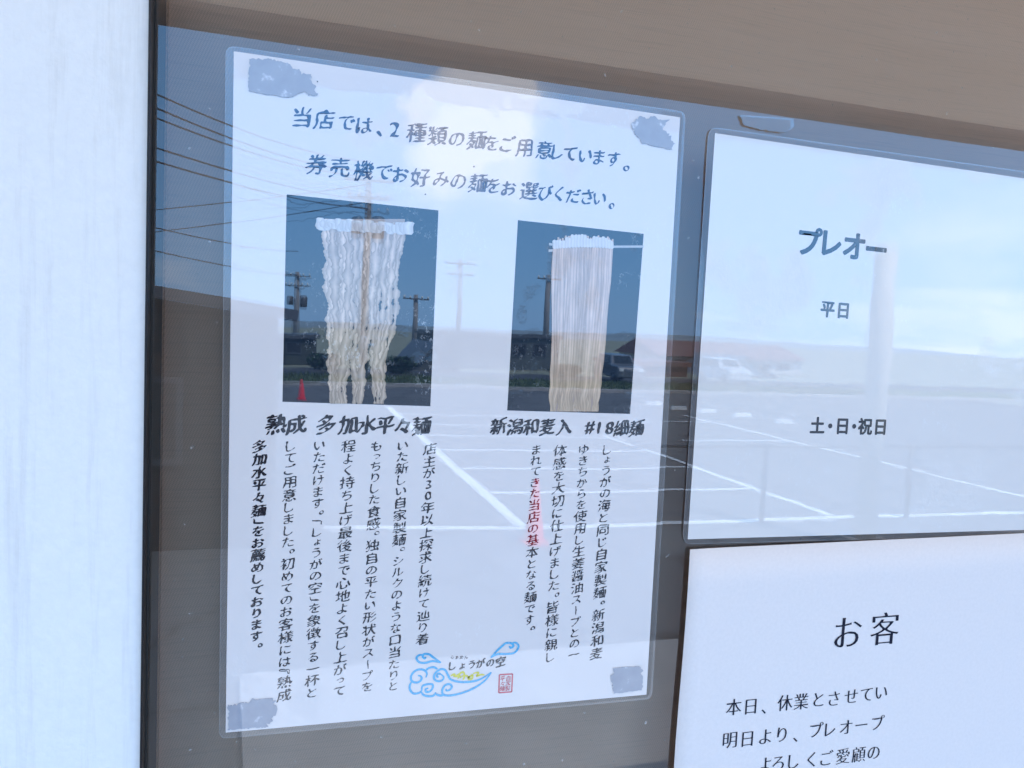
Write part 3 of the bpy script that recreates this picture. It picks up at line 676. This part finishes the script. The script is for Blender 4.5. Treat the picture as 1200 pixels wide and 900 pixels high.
# right photograph: fine straight noodles
LE = [(150, 246), (400, 242), (620, 238), (760, 236), (876, 231)]; RE = [(150, 500), (330, 490), (480, 470), (640, 456), (876, 436)]
nd = MB(); NS = 40
pts_b = []; 
for s_ in range(17):
    yy = 160 + 712 * s_ / 16; pts_b.append((P(*z4(lerp(LE, yy) + 4, yy), YP), P(*z4(lerp(RE, yy) - 5, yy), YP)))
nd.add([(p.x, YP - 0.00002, p.z) for q in pts_b for p in q], [(2 * i, 2 * i + 1, 2 * i + 3, 2 * i + 2) for i in range(16)], 0, [(0.50, 0.38, 0.33)] * 34)
def pinkish(t, v):
    a, b = Vector((0.86, 0.66, 0.56)), Vector((0.75, 0.57, 0.40)); k = max(0, min(1, (t - 0.5) * 2.2)); return tuple(a.lerp(b, k) * v)
order = list(range(NS)); rs.shuffle(order)
for idx, k in enumerate(order):
    u = (k + 0.5) / NS; ph = rs.uniform(0, 6.28); pts = []; y_top = 150 - 14 * math.sin(u * 3.0) + rs.uniform(-12, 6); n_ = 90; vv = rs.uniform(0.80, 1.06)
    for i in range(n_ + 1):
        t = i / n_; yy = y_top + (872 - y_top) * t; L_, R_ = lerp(LE, yy), lerp(RE, yy)
        x = L_ + (R_ - L_) * (0.01 + 0.98 * u) + math.sin(yy * 0.012 + ph) * 3.2
        if yy > 640: x += math.sin((yy - 640) * 0.06 + ph) * (yy - 640) * 0.018
        if idx % 17 == 3 and yy > 240: x += 9 * math.sin((yy - 240) * 0.008)
        pts.append(P(*z4(x, yy), YP))
    ribbon(nd, pts, 0.00195, YP - 0.00003 - 0.000003 * idx, 0.5, lambda t, vv=vv, ph=ph: (pinkish(t, vv * 0.70), pinkish(t, vv * (1 + 0.07 * math.sin(t * 30 + ph)))), level=True)
for k in range(20):
    u = k / 19; x = 250 + 244 * u; y0_ = 178 - 6 * math.sin(u * 3.14); hgt = rs.uniform(26, 44) * (0.75 + 0.4 * math.sin(u * 3.14))
    pts = [P(*z4(x, y0_ + 8), YP), P(*z4(x + rs.uniform(-3, 3), y0_ - hgt * 0.5), YP), P(*z4(x + rs.uniform(-5, 5), y0_ - hgt), YP)]
    ribbon(nd, smooth_line(pts, 5), 0.0021, YP - 0.00016 - 0.000003 * k, 0.45, lambda t: ((0.72, 0.70, 0.70), (0.86, 0.83, 0.83)))
face_out(nd.build('noodles', M['noodle'], ph2, ink=True, recalc=False))
for a_, b_ in (((228, 166), (250, 168)), ((226, 194), (248, 192)), ((498, 177), (626, 176))):
    rd = MB(); ribbon(rd, [P(*z4(*a_), YP), P(*z4((a_[0] + b_[0]) / 2, (a_[1] + b_[1]) / 2), YP), P(*z4(*b_), YP)], 0.0012, YP - 0.00003, 1.0, lambda t: ((0.42, 0.42, 0.44), (0.62, 0.62, 0.64))); face_out(rd.build('rod', M['noodle'], ph2, ink=True, recalc=False))


# cloud and bowl emblem with the shop's brush lettering, and the red seal
def z7(x, y): return (470 + x / 7.06, 730 + y / 7.06)
lg = MB(); LW = 0.0011
def stroke(pts, w=LW, taper=0.6, mb_=None):
    ribbon(mb_ or lg, smooth_line([P(*z7(a, b), YT) for a, b in pts], 7), w, YT - 0.000004 * (len((mb_ or lg).v) // 30 % 20), taper)
stroke([(205, 452), (214, 420), (196, 394), (160, 384), (118, 396), (86, 432), (84, 472), (110, 492), (148, 488), (170, 462), (162, 440), (140, 436)])
stroke([(204, 394), (228, 374), (268, 366), (302, 382)])
stroke([(330, 424), (352, 448), (340, 474), (306, 482), (276, 466), (274, 432), (296, 402), (334, 382), (366, 392), (388, 430), (410, 466), (470, 486), (560, 488), (640, 472), (700, 440), (746, 408)])
stroke([(330, 424), (306, 420), (296, 440), (310, 452)])
stroke([(86, 488), (72, 520), (76, 556), (104, 584), (150, 578), (172, 560)])
stroke([(172, 560), (176, 524), (212, 508), (258, 508), (262, 536), (238, 566), (208, 570), (204, 548), (226, 540)])
stroke([(168, 574), (190, 598), (234, 606), (270, 600), (288, 574)])
stroke([(286, 588), (320, 600), (352, 598)])
stroke([(372, 544), (376, 560), (404, 552), (420, 526), (400, 506), (364, 516), (342, 552), (348, 590), (400, 600), (500, 580), (600, 540), (690, 480), (748, 408)])
stroke([(330, 328), (270, 288), (232, 260), (190, 258), (180, 280), (196, 294), (206, 280)]); stroke([(186, 266), (150, 266), (128, 292), (150, 324), (200, 330), (260, 316), (330, 328)])
stroke([(742, 286), (790, 234), (842, 186), (870, 166), (912, 168), (930, 190), (906, 206), (896, 190)]); stroke([(916, 166), (950, 164), (972, 196), (940, 244), (880, 256), (800, 258), (742, 286)])
logo = face_out(lg.build('cloud_emblem', M['logo_blue'], poster, recalc=False))
yl = MB()
stroke([(410, 438), (440, 424), (452, 444), (476, 426), (492, 448)], 0.0009, 0.6, yl); stroke([(470, 462), (486, 420), (516, 408), (524, 440), (514, 472)], 0.001, 0.6, yl)
stroke([(500, 440), (540, 436), (560, 450), (590, 430), (586, 462), (556, 462), (566, 440)], 0.001, 0.6, yl); stroke([(596, 418), (640, 410), (626, 440), (660, 428), (690, 430)], 0.0009, 0.6, yl); stroke([(430, 440), (470, 440), (500, 452)], 0.001, .6, yl)
face_out(yl.build('noodle_squiggle', M['logo_yellow'], logo, recalc=False))
tx = MB()
for ch, x, y_, s_ in zip('しょうがの空', (424, 506, 586, 658, 738, 824), (355, 352, 342, 336, 330, 322), (.0056, .0046, .0052, .0054, .0052, .0056)): put(tx, ch, P(*z7(x, y_), YT), s_, YT - 0.0001, 'brush_bold', rot=0.06)
for ch, x in zip('らぁめん', (424, 462, 500, 538)): put(tx, ch, P(*z7(x, 284), YT), 0.0023, YT - 0.0001, 'brush_small', rot=0.06)
face_out(tx.build('emblem_text', M['ink'], logo, recalc=False))
sl = MB(); q = [P(*z7(*c), YT) for c in ((814, 428), (922, 422), (916, 570), (808, 578))]
for a_, b_ in zip(q, q[1:] + q[:1]): ribbon(sl, [a_, (a_ + b_) / 2, b_], 0.0007, YT, 1.0)
for ch, x, y_ in zip('自家製平々麺', (888, 886, 882, 842, 840, 836), (458, 500, 542, 460, 502, 544)): put(sl, ch, P(*z7(x, y_), YT), 0.0029, YT - 0.00003, 'brush_small')
face_out(sl.build('red_seal', M['seal_red'], poster, recalc=False))
# torn double sided tape at the corners
YTP = YT - 0.0002
ragged([(292, 69, .6), (316, 69), (341, 77), (361, 87), (369, 100, 1.4), (371.5, 112, 1), (354, 108.5, .3), (338, 114.5, .2), (291, 107, .6)], YTP, poster, seed=1)
ragged([(754, 137), (777, 141, 1.3), (781, 153), (791, 168, .5), (788, 175.5, .2), (752, 168), (741, 150), (744, 141)], YTP, poster, seed=2, amp=1.8)
ragged([(267.5, 826), (299, 820, .2), (318, 818, 1.2), (325, 832, 1), (312, 852, .3), (267, 855.5, .5)], YTP, poster, seed=3)
ragged([(718, 783, .2), (748.5, 780.5, 1.2), (753, 797, .6), (752, 809, .2), (719, 813, 1), (716, 797)], YTP, poster, seed=4)
# small ink specks
for x, y_, r_ in ((372, 95.5, 0.7), (555.5, 195, 1.0), (498.5, 227.5, 0.8)):
    sp = MB(); c = P(x, y_, YTP); front(sp, [(c.x + math.cos(k) * r_ * 0.0004, c.z + math.sin(k * 1.03) * r_ * 0.0004) for k in [j * 0.785 for j in range(8)]], YTP)
    face_out(sp.build('ink_speck', M['ink'], poster, recalc=False))

# --- 2. the opening notice at the right
base = P(1000, 630, 0)
NOT = [(838, 156), (1210, 210.5), (1200, 621), (806, 632)]
notice = thing('opening_notice', 'laminated white notice with bold grey Japanese text above the plain paper notice', 'notice', (base.x, 0, base.z))
sheet('paper', NOT, Y1, 0.0003, M['paper_notice'], notice)
film_ring('laminate_margin', [(830, 148), (1216, 203), (1206, 627), (799.5, 638)], NOT, Y1 + 0.0001, notice, 0.006)
def nline(*a): mb = MB(); line_h(mb, *a); face_out(mb.build('text', M['ink'], notice, recalc=False))
nline(list(zip('プレオー', (949.5, 975, 1001, 1027), (284, 285.5, 289, 293))), 0.0162, YT, 'gothic_bold')
nline(list(zip('平日', (970, 988.5), (362.5, 364))), 0.0094, YT, 'gothic_bold')
nline(list(zip('土・日・祝日', (958, 973, 987.5, 1001, 1014, 1032), (499, 499.5, 499.5, 500, 500, 500.5))), 0.0098, YT, 'gothic_bold', 0)
for k, pts in enumerate(([(868, 134.5, .2), (930, 139, .3), (931, 148, .5), (920, 155, .8), (890, 152, .8), (872, 146, .6)],)):
    t_ = ragged(pts, YTP, notice, 'clear_tape', 0.8, 9 + k); t_.data.materials[0] = M['film']

# --- 3. the plain closing notice lower right (bare paper, a little curled off the glass)
base = P(1000, 900, 0)
plain = thing('closure_notice', 'plain unlaminated white paper notice with thin black Japanese text at the lower right', 'notice', (base.x, 0, base.z))
Yc = -0.0020
tl, tr, bl = P(808, 643.5, Yc), P(1260, 622, Yc), P(776, 1075, Yc)
pm = MB(); nx, nz = 24, 10; vs_ = []
for j in range(nz + 1):
    for i in range(nx + 1):
        u, v = i / nx, j / nz; p = tl + (tr - tl) * u + (bl - tl) * v
        lift = 0.0016 * math.exp(-u * 45) * (0.4 + 0.6 * v)
        if i == 0: p = p + Vector((0.0004 * math.sin(v * 9), 0, 0))
        vs_.append((p.x, Yc - lift, p.z))
pm.add(vs_, [(j * (nx + 1) + i, (j + 1) * (nx + 1) + i, (j + 1) * (nx + 1) + i + 1, j * (nx + 1) + i + 1) for j in range(nz) for i in range(nx)])
po = pm.build('paper', M['paper_plain'], plain, True, recalc=False)
so = po.modifiers.new('thickness', 'SOLIDIFY'); so.thickness = 0.00018; so.offset = 0
YK = Yc - 0.0003
mb = MB()
for ch, x, y_, s_ in (('お', 994, 742, 0.0212), ('客', 1037, 737.5, 0.0212)): put(mb, ch, P(x, y_, YK), s_, YK, 'mincho')
face_out(mb.build('text', M['ink_plain'], plain, recalc=False))
def pline(*a): mb = MB(); line_h(mb, *a); face_out(mb.build('text', M['ink_plain'], plain, recalc=False))
pline(list(zip('本日、休業とさせてい', (860, 880, 895, 920, 939, 959.5, 977.5, 997.5, 1015.5, 1033), (829, 828, 834, 824, 822.5, 820, 819, 816.5, 814, 811.5))), 0.0102, YK, 'mincho', 0.0)
pline(list(zip('明日より、プレオープ', (855.5, 876, 897, 916.5, 932, 957, 973, 991.5, 1009.5, 1029), (867.5, 866, 863.5, 861, 867, 856, 855, 852.5, 850, 847.5))), 0.0102, YK, 'mincho', 0.0)
pline(list(zip('よろしくご愛顧の', (897, 912, 930, 951, 969, 988, 1006.5, 1024), (896.5, 894.5, 892.5, 890.5, 889, 886.5, 884.5, 882))), 0.0102, YK, 'mincho', 0.0)

# ------------------------------------------------------------------ the street behind the viewer (seen mirrored in the glass)
def far_house(name, label, cat, px0, px1, py_top, depth, wall, roof, kind, length=6.0, py_ridge=None, windows=3, group=None, door=True, roof_h=0.25):
    a, b = V(px0, py_top, depth), V(px1, py_top, depth); top = (a.z + b.z) / 2; x0, x1 = a.x, b.x; yf = -depth
    t = thing(name, label, cat, ((x0 + x1) / 2, yf - length / 2, 0), group)
    w_ = MB()
    if kind == 'gable_front':
        rz = V((px0 + px1) / 2, py_ridge, depth).z
        w_.prism([(x0, 0), (x1, 0), (x1, top), ((x0 + x1) / 2, rz), (x0, top)], yf, yf - length); w_.build('wall', wall, t)
        xm = (x0 + x1) / 2; ov = 0.35; sl_ = (rz - top) / (xm - x0); r_ = MB()
        for s_ in (-1, 1):
            xe = xm + s_ * (xm - x0 + ov); ze = rz - sl_ * (xm - x0 + ov)
            r_.prism([(xm, rz + 0.01), (xe, ze + 0.01), (xe, ze + 0.13), (xm, rz + 0.13)], yf + 0.35, yf - length - 0.35)
        r_.build('roof', roof, t)
    elif kind == 'gable_side':
        rz = V((px0 + px1) / 2, py_ridge, depth + length / 2).z
        w_.box(x0, x1, yf - length, yf, 0, top); w_.build('wall', wall, t)
        r_ = MB(); r_.add([(x0 - .4, yf + .4, top), (x1 + .4, yf + .4, top), (x1 + .4, yf - length / 2, rz), (x0 - .4, yf - length / 2, rz), (x0 - .4, yf - length - .4, top), (x1 + .4, yf - length - .4, top)],
                 [(0, 1, 2, 3), (3, 2, 5, 4), (0, 3, 4), (1, 5, 2), (0, 4, 5, 1)]); r_.build('roof', roof, t)
    elif kind == 'mono':
        zr = V(px1, py_ridge, depth).z
        w_.prism([(x0, 0), (x1, 0), (x1, zr), (x0, top)], yf, yf - length); w_.build('wall', wall, t)
        r_ = MB(); r_.prism([(x0 - .3, top + 0.01 + .3 * (top - zr) / (x1 - x0)), (x1 + .25, zr + 0.01 - .25 * (top - zr) / (x1 - x0)), (x1 + .25, zr + .12 - .25 * (top - zr) / (x1 - x0)), (x0 - .3, top + .12 + .3 * (top - zr) / (x1 - x0))], yf + .3, yf - length - .3); r_.build('roof', roof, t)
        top = zr
    else:
        w_.box(x0, x1, yf - length, yf, 0, top - roof_h); w_.build('wall', wall, t)
        r_ = MB(); r_.box(x0 - .2, x1 + .2, yf - length - .2, yf + .2, top - roof_h + 0.003, top); r_.build('roof', roof, t)
    wd = x1 - x0; wh = min(1.0, top * 0.32)
    for k in range(windows):
        xc = x0 + wd * (k + 1) / (windows + 1); ww = min(1.5, wd / (windows + 1) * 0.6)
        fm = MB(); zc = top * 0.55
        for q in ((xc - ww / 2 - .06, xc + ww / 2 + .06, zc - wh / 2 - .06, zc - wh / 2), (xc - ww / 2 - .06, xc + ww / 2 + .06, zc + wh / 2, zc + wh / 2 + .06), (xc - ww / 2 - .06, xc - ww / 2, zc - wh / 2, zc + wh / 2), (xc + ww / 2, xc + ww / 2 + .06, zc - wh / 2, zc + wh / 2)):
            fm.box(q[0], q[1], yf + 0.002, yf + 0.05, q[2], q[3])
        fo = fm.build('window', M['steel'], t); pn = MB(); pn.box(xc - ww / 2, xc + ww / 2, yf + 0.003, yf + 0.02, zc - wh / 2, zc + wh / 2); pn.build('pane', M['window_dark'], fo)
    if door:
        xc = x0 + wd * 0.12; dm = MB(); dm.box(xc - .42, xc + .42, yf + .003, yf + .05, 0.02, min(2.0, top * .75)); dm.build('door', M['window_dark'], t)
    return t
far_house('storage_shed', 'dark brown timber shed with sloping roof mirrored at the left edge of the glass', 'shed', -20, 322, 326, 7.9, M['shed_brown'], M['tile_roof'], 'mono', 3.0, 372, windows=1)  # stand-in built for an unidentified dark mass mirrored here
far_house('warehouse', 'long low grey warehouse with flat roof mirrored between the two noodle photos', 'warehouse', 512, 656, 390, 46, M['grey_wall'], M['steel'], 'flat', 8, windows=5)
far_house('storehouse', 'dark green grey flat roofed storehouse mirrored in the left noodle photo', 'storehouse', 318, 371, 391, 44, M['green_wall'], M['steel'], 'flat', 7, windows=1)
far_house('gabled_house', 'dark gabled house mirrored at the right edge of the left noodle photo', 'house', 484, 534, 432, 42, M['grey_wall'], M['tile_roof'], 'gable_front', 8, 404, windows=1, door=False)
far_house('red_roofed_building', 'long pale building with rust red roof mirrored low in the opening notice', 'building', 776, 940, 420, 52, M['pale_wall'], M['rust_roof'], 'gable_side', 8, 402, windows=6)
far_house('dark_red_workshop', 'dark red workshop mirrored in the gap between the two laminated notices', 'workshop', 742, 806, 424, 43, M['rust_wall'], M['rust_roof'], 'flat', 6, windows=1, roof_h=0.3)
far_house('pale_gabled_house', 'pale grey gabled house in front of the red roofed building', 'house', 832, 906, 441, 46, M['pale_wall'], M['tile_roof'], 'gable_front', 7, 419, windows=2)

# utility poles and lines
def utility_pole(px, py_top, depth, rad, label, arms=2, transformer=False):
    top = V(px, py_top, depth); t = thing('utility_pole', label, 'utility pole', (top.x, top.y, 0), 'utility poles along the street')
    p_ = MB(); p_.tube([(top.x, top.y, 0), (top.x, top.y, top.z)], [rad * 1.25, rad * 0.85], 12); p_.build('pole', M['pole'], t, True)
    for k in range(arms):
        z = top.z - 0.35 - 0.75 * k; w_ = 1.05 - 0.15 * k
        c = MB(); c.box(top.x - w_, top.x + w_, top.y + rad, top.y + rad + 0.09, z - .05, z + .05); c.build('crossarm', M['steel'], t)
        for s_ in (-0.9, -0.45, 0.45, 0.9):
            i_ = MB(); i_.tube([(top.x + s_ * w_, top.y + rad + .045, z + .051), (top.x + s_ * w_, top.y + rad + .045, z + .14), (top.x + s_ * w_, top.y + rad + .045, z + .24)], [0.05, .08, .05], 8); i_.build('insulator', M['white_paint'], t, True)
    if transformer:
        z = top.z - 2.3; c = MB(); c.tube([(top.x + rad + .3, top.y, z - .45), (top.x + rad + .3, top.y, z - .4), (top.x + rad + .3, top.y, z + .4), (top.x + rad + .3, top.y, z + .48)], [.24, .29, .29, .2], 14); c.build('transformer', M['steel'], t, True)
        c = MB(); c.tube([(top.x - rad - .28, top.y, z - .3), (top.x - rad - .28, top.y, z - .26), (top.x - rad - .28, top.y, z + .34), (top.x - rad - .28, top.y, z + .4)], [.2, .25, .25, .16], 14); c.build('transformer', M['steel'], t, True)
    return top
utility_pole(433, 203, 33, 0.15, 'thick utility pole mirrored behind the top of the left noodle photo', 2, True)
utility_pole(349, 318, 62, 0.22, 'utility pole with transformer mirrored left of the hanging wide noodles', 2, True)
utility_pole(487, 345, 60, 0.20, 'slim utility pole mirrored right of the hanging wide noodles', 1)
utility_pole(540, 303, 52, 0.17, 'faint utility pole mirrored on the white paper between the photos', 2)
utility_pole(643, 322, 58, 0.24, 'utility pole mirrored just left of the fine noodles', 1)
def wire(p0, d0, p1, d1, label, sag=0.5, r_=0.026):
    a, b = V(*p0, d0), V(*p1, d1); w_ = MB(); n_ = 24
    pts = [a.lerp(b, k / n_) - Vector((0, 0, sag * 4 * (k / n_) * (1 - k / n_))) for k in range(n_ + 1)]
    w_.tube(pts, r_, 6); o = w_.build('power_line', M['cable'], None, True); tag(o, label, 'power line', 'power lines over the car park'); return o
WL = 'dark power line over the brown shade strip, {}'
def ext(a, b, x): return a[1] + (b[1] - a[1]) * (x - a[0]) / (b[0] - a[0])
def strung(a, b, which, d0=17, d1=33, x0=20, x1=433, sag=0.35):
    wire((x0, ext(a, b, x0)), d0, (x1, ext(a, b, x1)), d1, WL.format(which), sag)
strung((192, 97), (262, 124), 'topmost of them', sag=.5)
strung((178, 108), (262, 139), 'second from the top', sag=.5)
strung((179, 122), (262, 150), 'third from the top', sag=.45)
strung((178, 162), (262, 186), 'fourth from the top', sag=.3)
strung((178, 178), (262, 200), 'fifth from the top', sag=.3)
strung((172, 257), (267, 277), 'the one crossing a rising line', 24, 62, 20, 349)
strung((172, 284), (267, 304), 'lowest of them', 24, 62, 20, 349)
strung((172, 241), (267, 232), 'upper of the two that rise rightwards', 70, 33, 20, 433, .3)
strung((172, 267), (267, 256), 'lower of the two that rise rightwards', 70, 33, 20, 433, .3)

# traffic cones
def cone_mesh(t, h, r_):
    c = MB(); prof = [(0.0, 0.03), (r_ * 1.06, 0.03), (r_, 0.05), (0.035, h - 0.01), (0.022, h), (0.0, h)]
    prof = [(max(a, 0.001), b) for a, b in prof]; o = wloc(t)
    c.tube([(o.x, o.y, b) for _, b in prof[1:]], [a for a, _ in prof[1:]], 24); c.build('cone_body', M['cone_red'], t, True)
    b_ = MB(); s_ = r_ * 1.28; k = s_ * 0.25
    b_.slab([(o.x + x, o.y + y_) for x, y_ in ((-s_ + k, -s_), (s_ - k, -s_), (s_, -s_ + k), (s_, s_ - k), (s_ - k, s_), (-s_ + k, s_), (-s_, s_ - k), (-s_, -s_ + k))], 0.0, 0.03); b_.build('base_plate', M['cone_red'], t)
    return t
gp = G(625, 636); cone_mesh(thing('traffic_cone', 'red traffic cone mirrored over the left most column of the right hand text', 'traffic cone', gp, 'traffic cones on the car park'), 0.75, 0.115)
gp = G(352.5, 468); cone_mesh(thing('traffic_cone', 'small far red traffic cone mirrored at the lower left of the left noodle photo', 'traffic cone', gp, 'traffic cones on the car park'), 0.62, 0.11)
# wheel stops
for k, (x, y_) in enumerate(((765, 474), (795, 480.5), (830, 483.5), (870, 489), (918, 496))):
    gp = G(x, y_); s_ = MB(); s_.add([(gp.x - .3 + dx, gp.y + dy, z) for z, q in ((0, 0), (.12, .03)) for dx, dy in ((q, -.07 + q / 2), (.6 - q, -.07 + q / 2), (.6 - q, .07 - q / 2), (q, .07 - q / 2))],
        [(0, 3, 2, 1), (4, 5, 6, 7), (0, 1, 5, 4), (1, 2, 6, 5), (2, 3, 7, 6), (3, 0, 4, 7)])
    tag(s_.build('wheel_stop', M['line']), 'white wheel stop, %s' % ('leftmost of the row, beside the photo of fine noodles', 'second from the left, in the gap between the laminated notices', 'middle one of the row of five', 'second from the right in the row', 'rightmost and nearest of the row')[k], 'wheel stop', 'wheel stops in a row')
# pipe barrier
pb_ = G(893, 612); bt = thing('pipe_barrier', 'thin grey pipe barrier with a single rail mirrored across the lower opening notice', 'barrier', (pb_.x, pb_.y, 0))
for dx in (0, 2.4, -1.55 * 0 + 4.8):
    c = MB(); c.tube([(pb_.x + dx, pb_.y, 0), (pb_.x + dx, pb_.y, 1.06)], 0.035, 12); c.tube([(pb_.x + dx, pb_.y, 0.45), (pb_.x + dx, pb_.y, 0.5)], 0.05, 12); c.build('post', M['steel'], bt, True)
c = MB(); c.tube([(V(748, 517, 8).x, pb_.y, 1.03), (pb_.x + 4.8, pb_.y, 1.03)], 0.022, 10); c.build('rail', M['steel'], bt, True)
wc = G(1012, 641); ct = thing('white_column', 'round white column on the car park mirrored at the right end of the opening notice', 'column', wc)
c = MB(); c.tube([(wc.x, wc.y, 0.12), (wc.x, wc.y, 3.6), (wc.x, wc.y, 3.66)], [0.13, 0.125, 0.08], 28); c.build('shaft', M['cream_paint'], ct, True)
c = MB(); c.box(wc.x - .25, wc.x + .25, wc.y - .25, wc.y + .25, 0, 0.118); c.build('footing', M['concrete'], ct)
# hedges and bushes
def bush(label, px, py_top, depth, wid, seed):
    rs_ = random.Random(seed); top = V(px, py_top, depth); h = top.z; t = thing('bush', label, 'bush', (top.x, top.y, 0), 'green bushes at the far side of the car park')
    lf = MB()
    for k in range(900):
        a = rs_.uniform(0, 6.28); zz = rs_.random(); rr = math.sqrt(rs_.random()) * (0.55 + 0.45 * math.sin(min(1, zz * 1.25) * 2.6))
        bump = 1 + 0.28 * noise.noise(Vector((a * 1.3, zz * 3, seed)))
        p = Vector((top.x + math.cos(a) * rr * wid * bump, top.y + math.sin(a) * rr * wid * 0.6, 0.08 + zz * h * (0.8 + 0.2 * bump)))
        d1 = Vector((rs_.gauss(0, 1), rs_.gauss(0, 1), rs_.gauss(0, 1))).normalized() * rs_.uniform(.08, .17); d2 = d1.orthogonal().normalized() * d1.length * 0.6
        lf.add([p - d1, p + d2, p + d1, p - d2], [(0, 1, 2, 3)])
    lf.build('foliage', M['leaf'], t, recalc=False)
    st = MB()
    for k in range(4): st.tube([(top.x + k * .06, top.y, 0), (top.x + (k - 1.5) * wid * .3, top.y + .05 * k, h * .6)], [.05, .015], 6)
    st.build('stem', M['bark'], t)
bush('green bush mirrored right of the wide noodles near the bottom of their photo', 468, 421, 38, 0.9, 1)
bush('dark green bush beside the mirrored storehouse in the left noodle photo', 380, 417, 40, 0.9, 2)
bush('low bush beside the mirrored warehouse left of the fine noodles', 662, 430, 40, 1.0, 3)
# parked cars
def car(gx, gy, label, paint):
    t = thing('parked_car', label, 'car', (gx, gy, 0), 'cars parked at the far side')
    b_ = MB(); prof = [(-1.7, .28), (1.7, .28), (1.72, .75), (1.6, .88), (.75, .95), (.35, 1.42), (-1.35, 1.47), (-1.66, 1.0), (-1.72, .6)]
    W_ = .74
    vs_ = [(gx + s_ * W_ * (1 if z < 1.0 else .82), gy + a, z) for s_ in (-1, 1) for a, z in prof]; n_ = len(prof)
    b_.add(vs_, [tuple(range(n_)), tuple(range(2 * n_ - 1, n_ - 1, -1))] + [(i, n_ + i, n_ + (i + 1) % n_, (i + 1) % n_) for i in range(n_)])
    bo = b_.build('body', paint, t); bv = bo.modifiers.new('bevel', 'BEVEL'); bv.width = .06; bv.segments = 3
    g_ = MB(); g_.add([(gx - .56, gy + .735, .99), (gx + .56, gy + .735, .99), (gx + .5, gy + .40, 1.37), (gx - .5, gy + .40, 1.37)], [(0, 1, 2, 3)]); g_.build('windscreen', M['window_dark'], t)
    for s_ in (-1, 1):
        g_ = MB(); g_.add([(gx + s_ * .745, gy + .55, 1.0), (gx + s_ * .63, gy + .3, 1.38), (gx + s_ * .63, gy - 1.25, 1.4), (gx + s_ * .745, gy - 1.45, 1.02)], [(0, 1, 2, 3)]); g_.build('side_window', M['window_dark'], t)
        l_ = MB(); l_.box(gx + s_ * .56 - .12, gx + s_ * .56 + .12, gy + 1.66, gy + 1.745, .62, .78); l_.build('headlight', M['white_paint'], t)
        for a in (-1.1, 1.1):
            w_ = MB(); w_.tube([(gx + s_ * .60, gy + a, .29), (gx + s_ * .77, gy + a, .29)], .29, 18); wo = w_.build('wheel', M['rubber'], t, True)
            h_ = MB(); h_.tube([(gx + s_ * .772, gy + a, .29), (gx + s_ * .785, gy + a, .29)], .16, 14); h_.build('hub', M['steel'], wo, True)
gp = V(722, 460, 37.5); car(gp.x, gp.y, 'silver car mirrored beside the fine noodles at the bottom of their photo', M['car_grey'])
gp = V(846, 460, 37.5); car(gp.x, gp.y, 'white car mirrored near the left edge of the opening notice', M['car_white'])
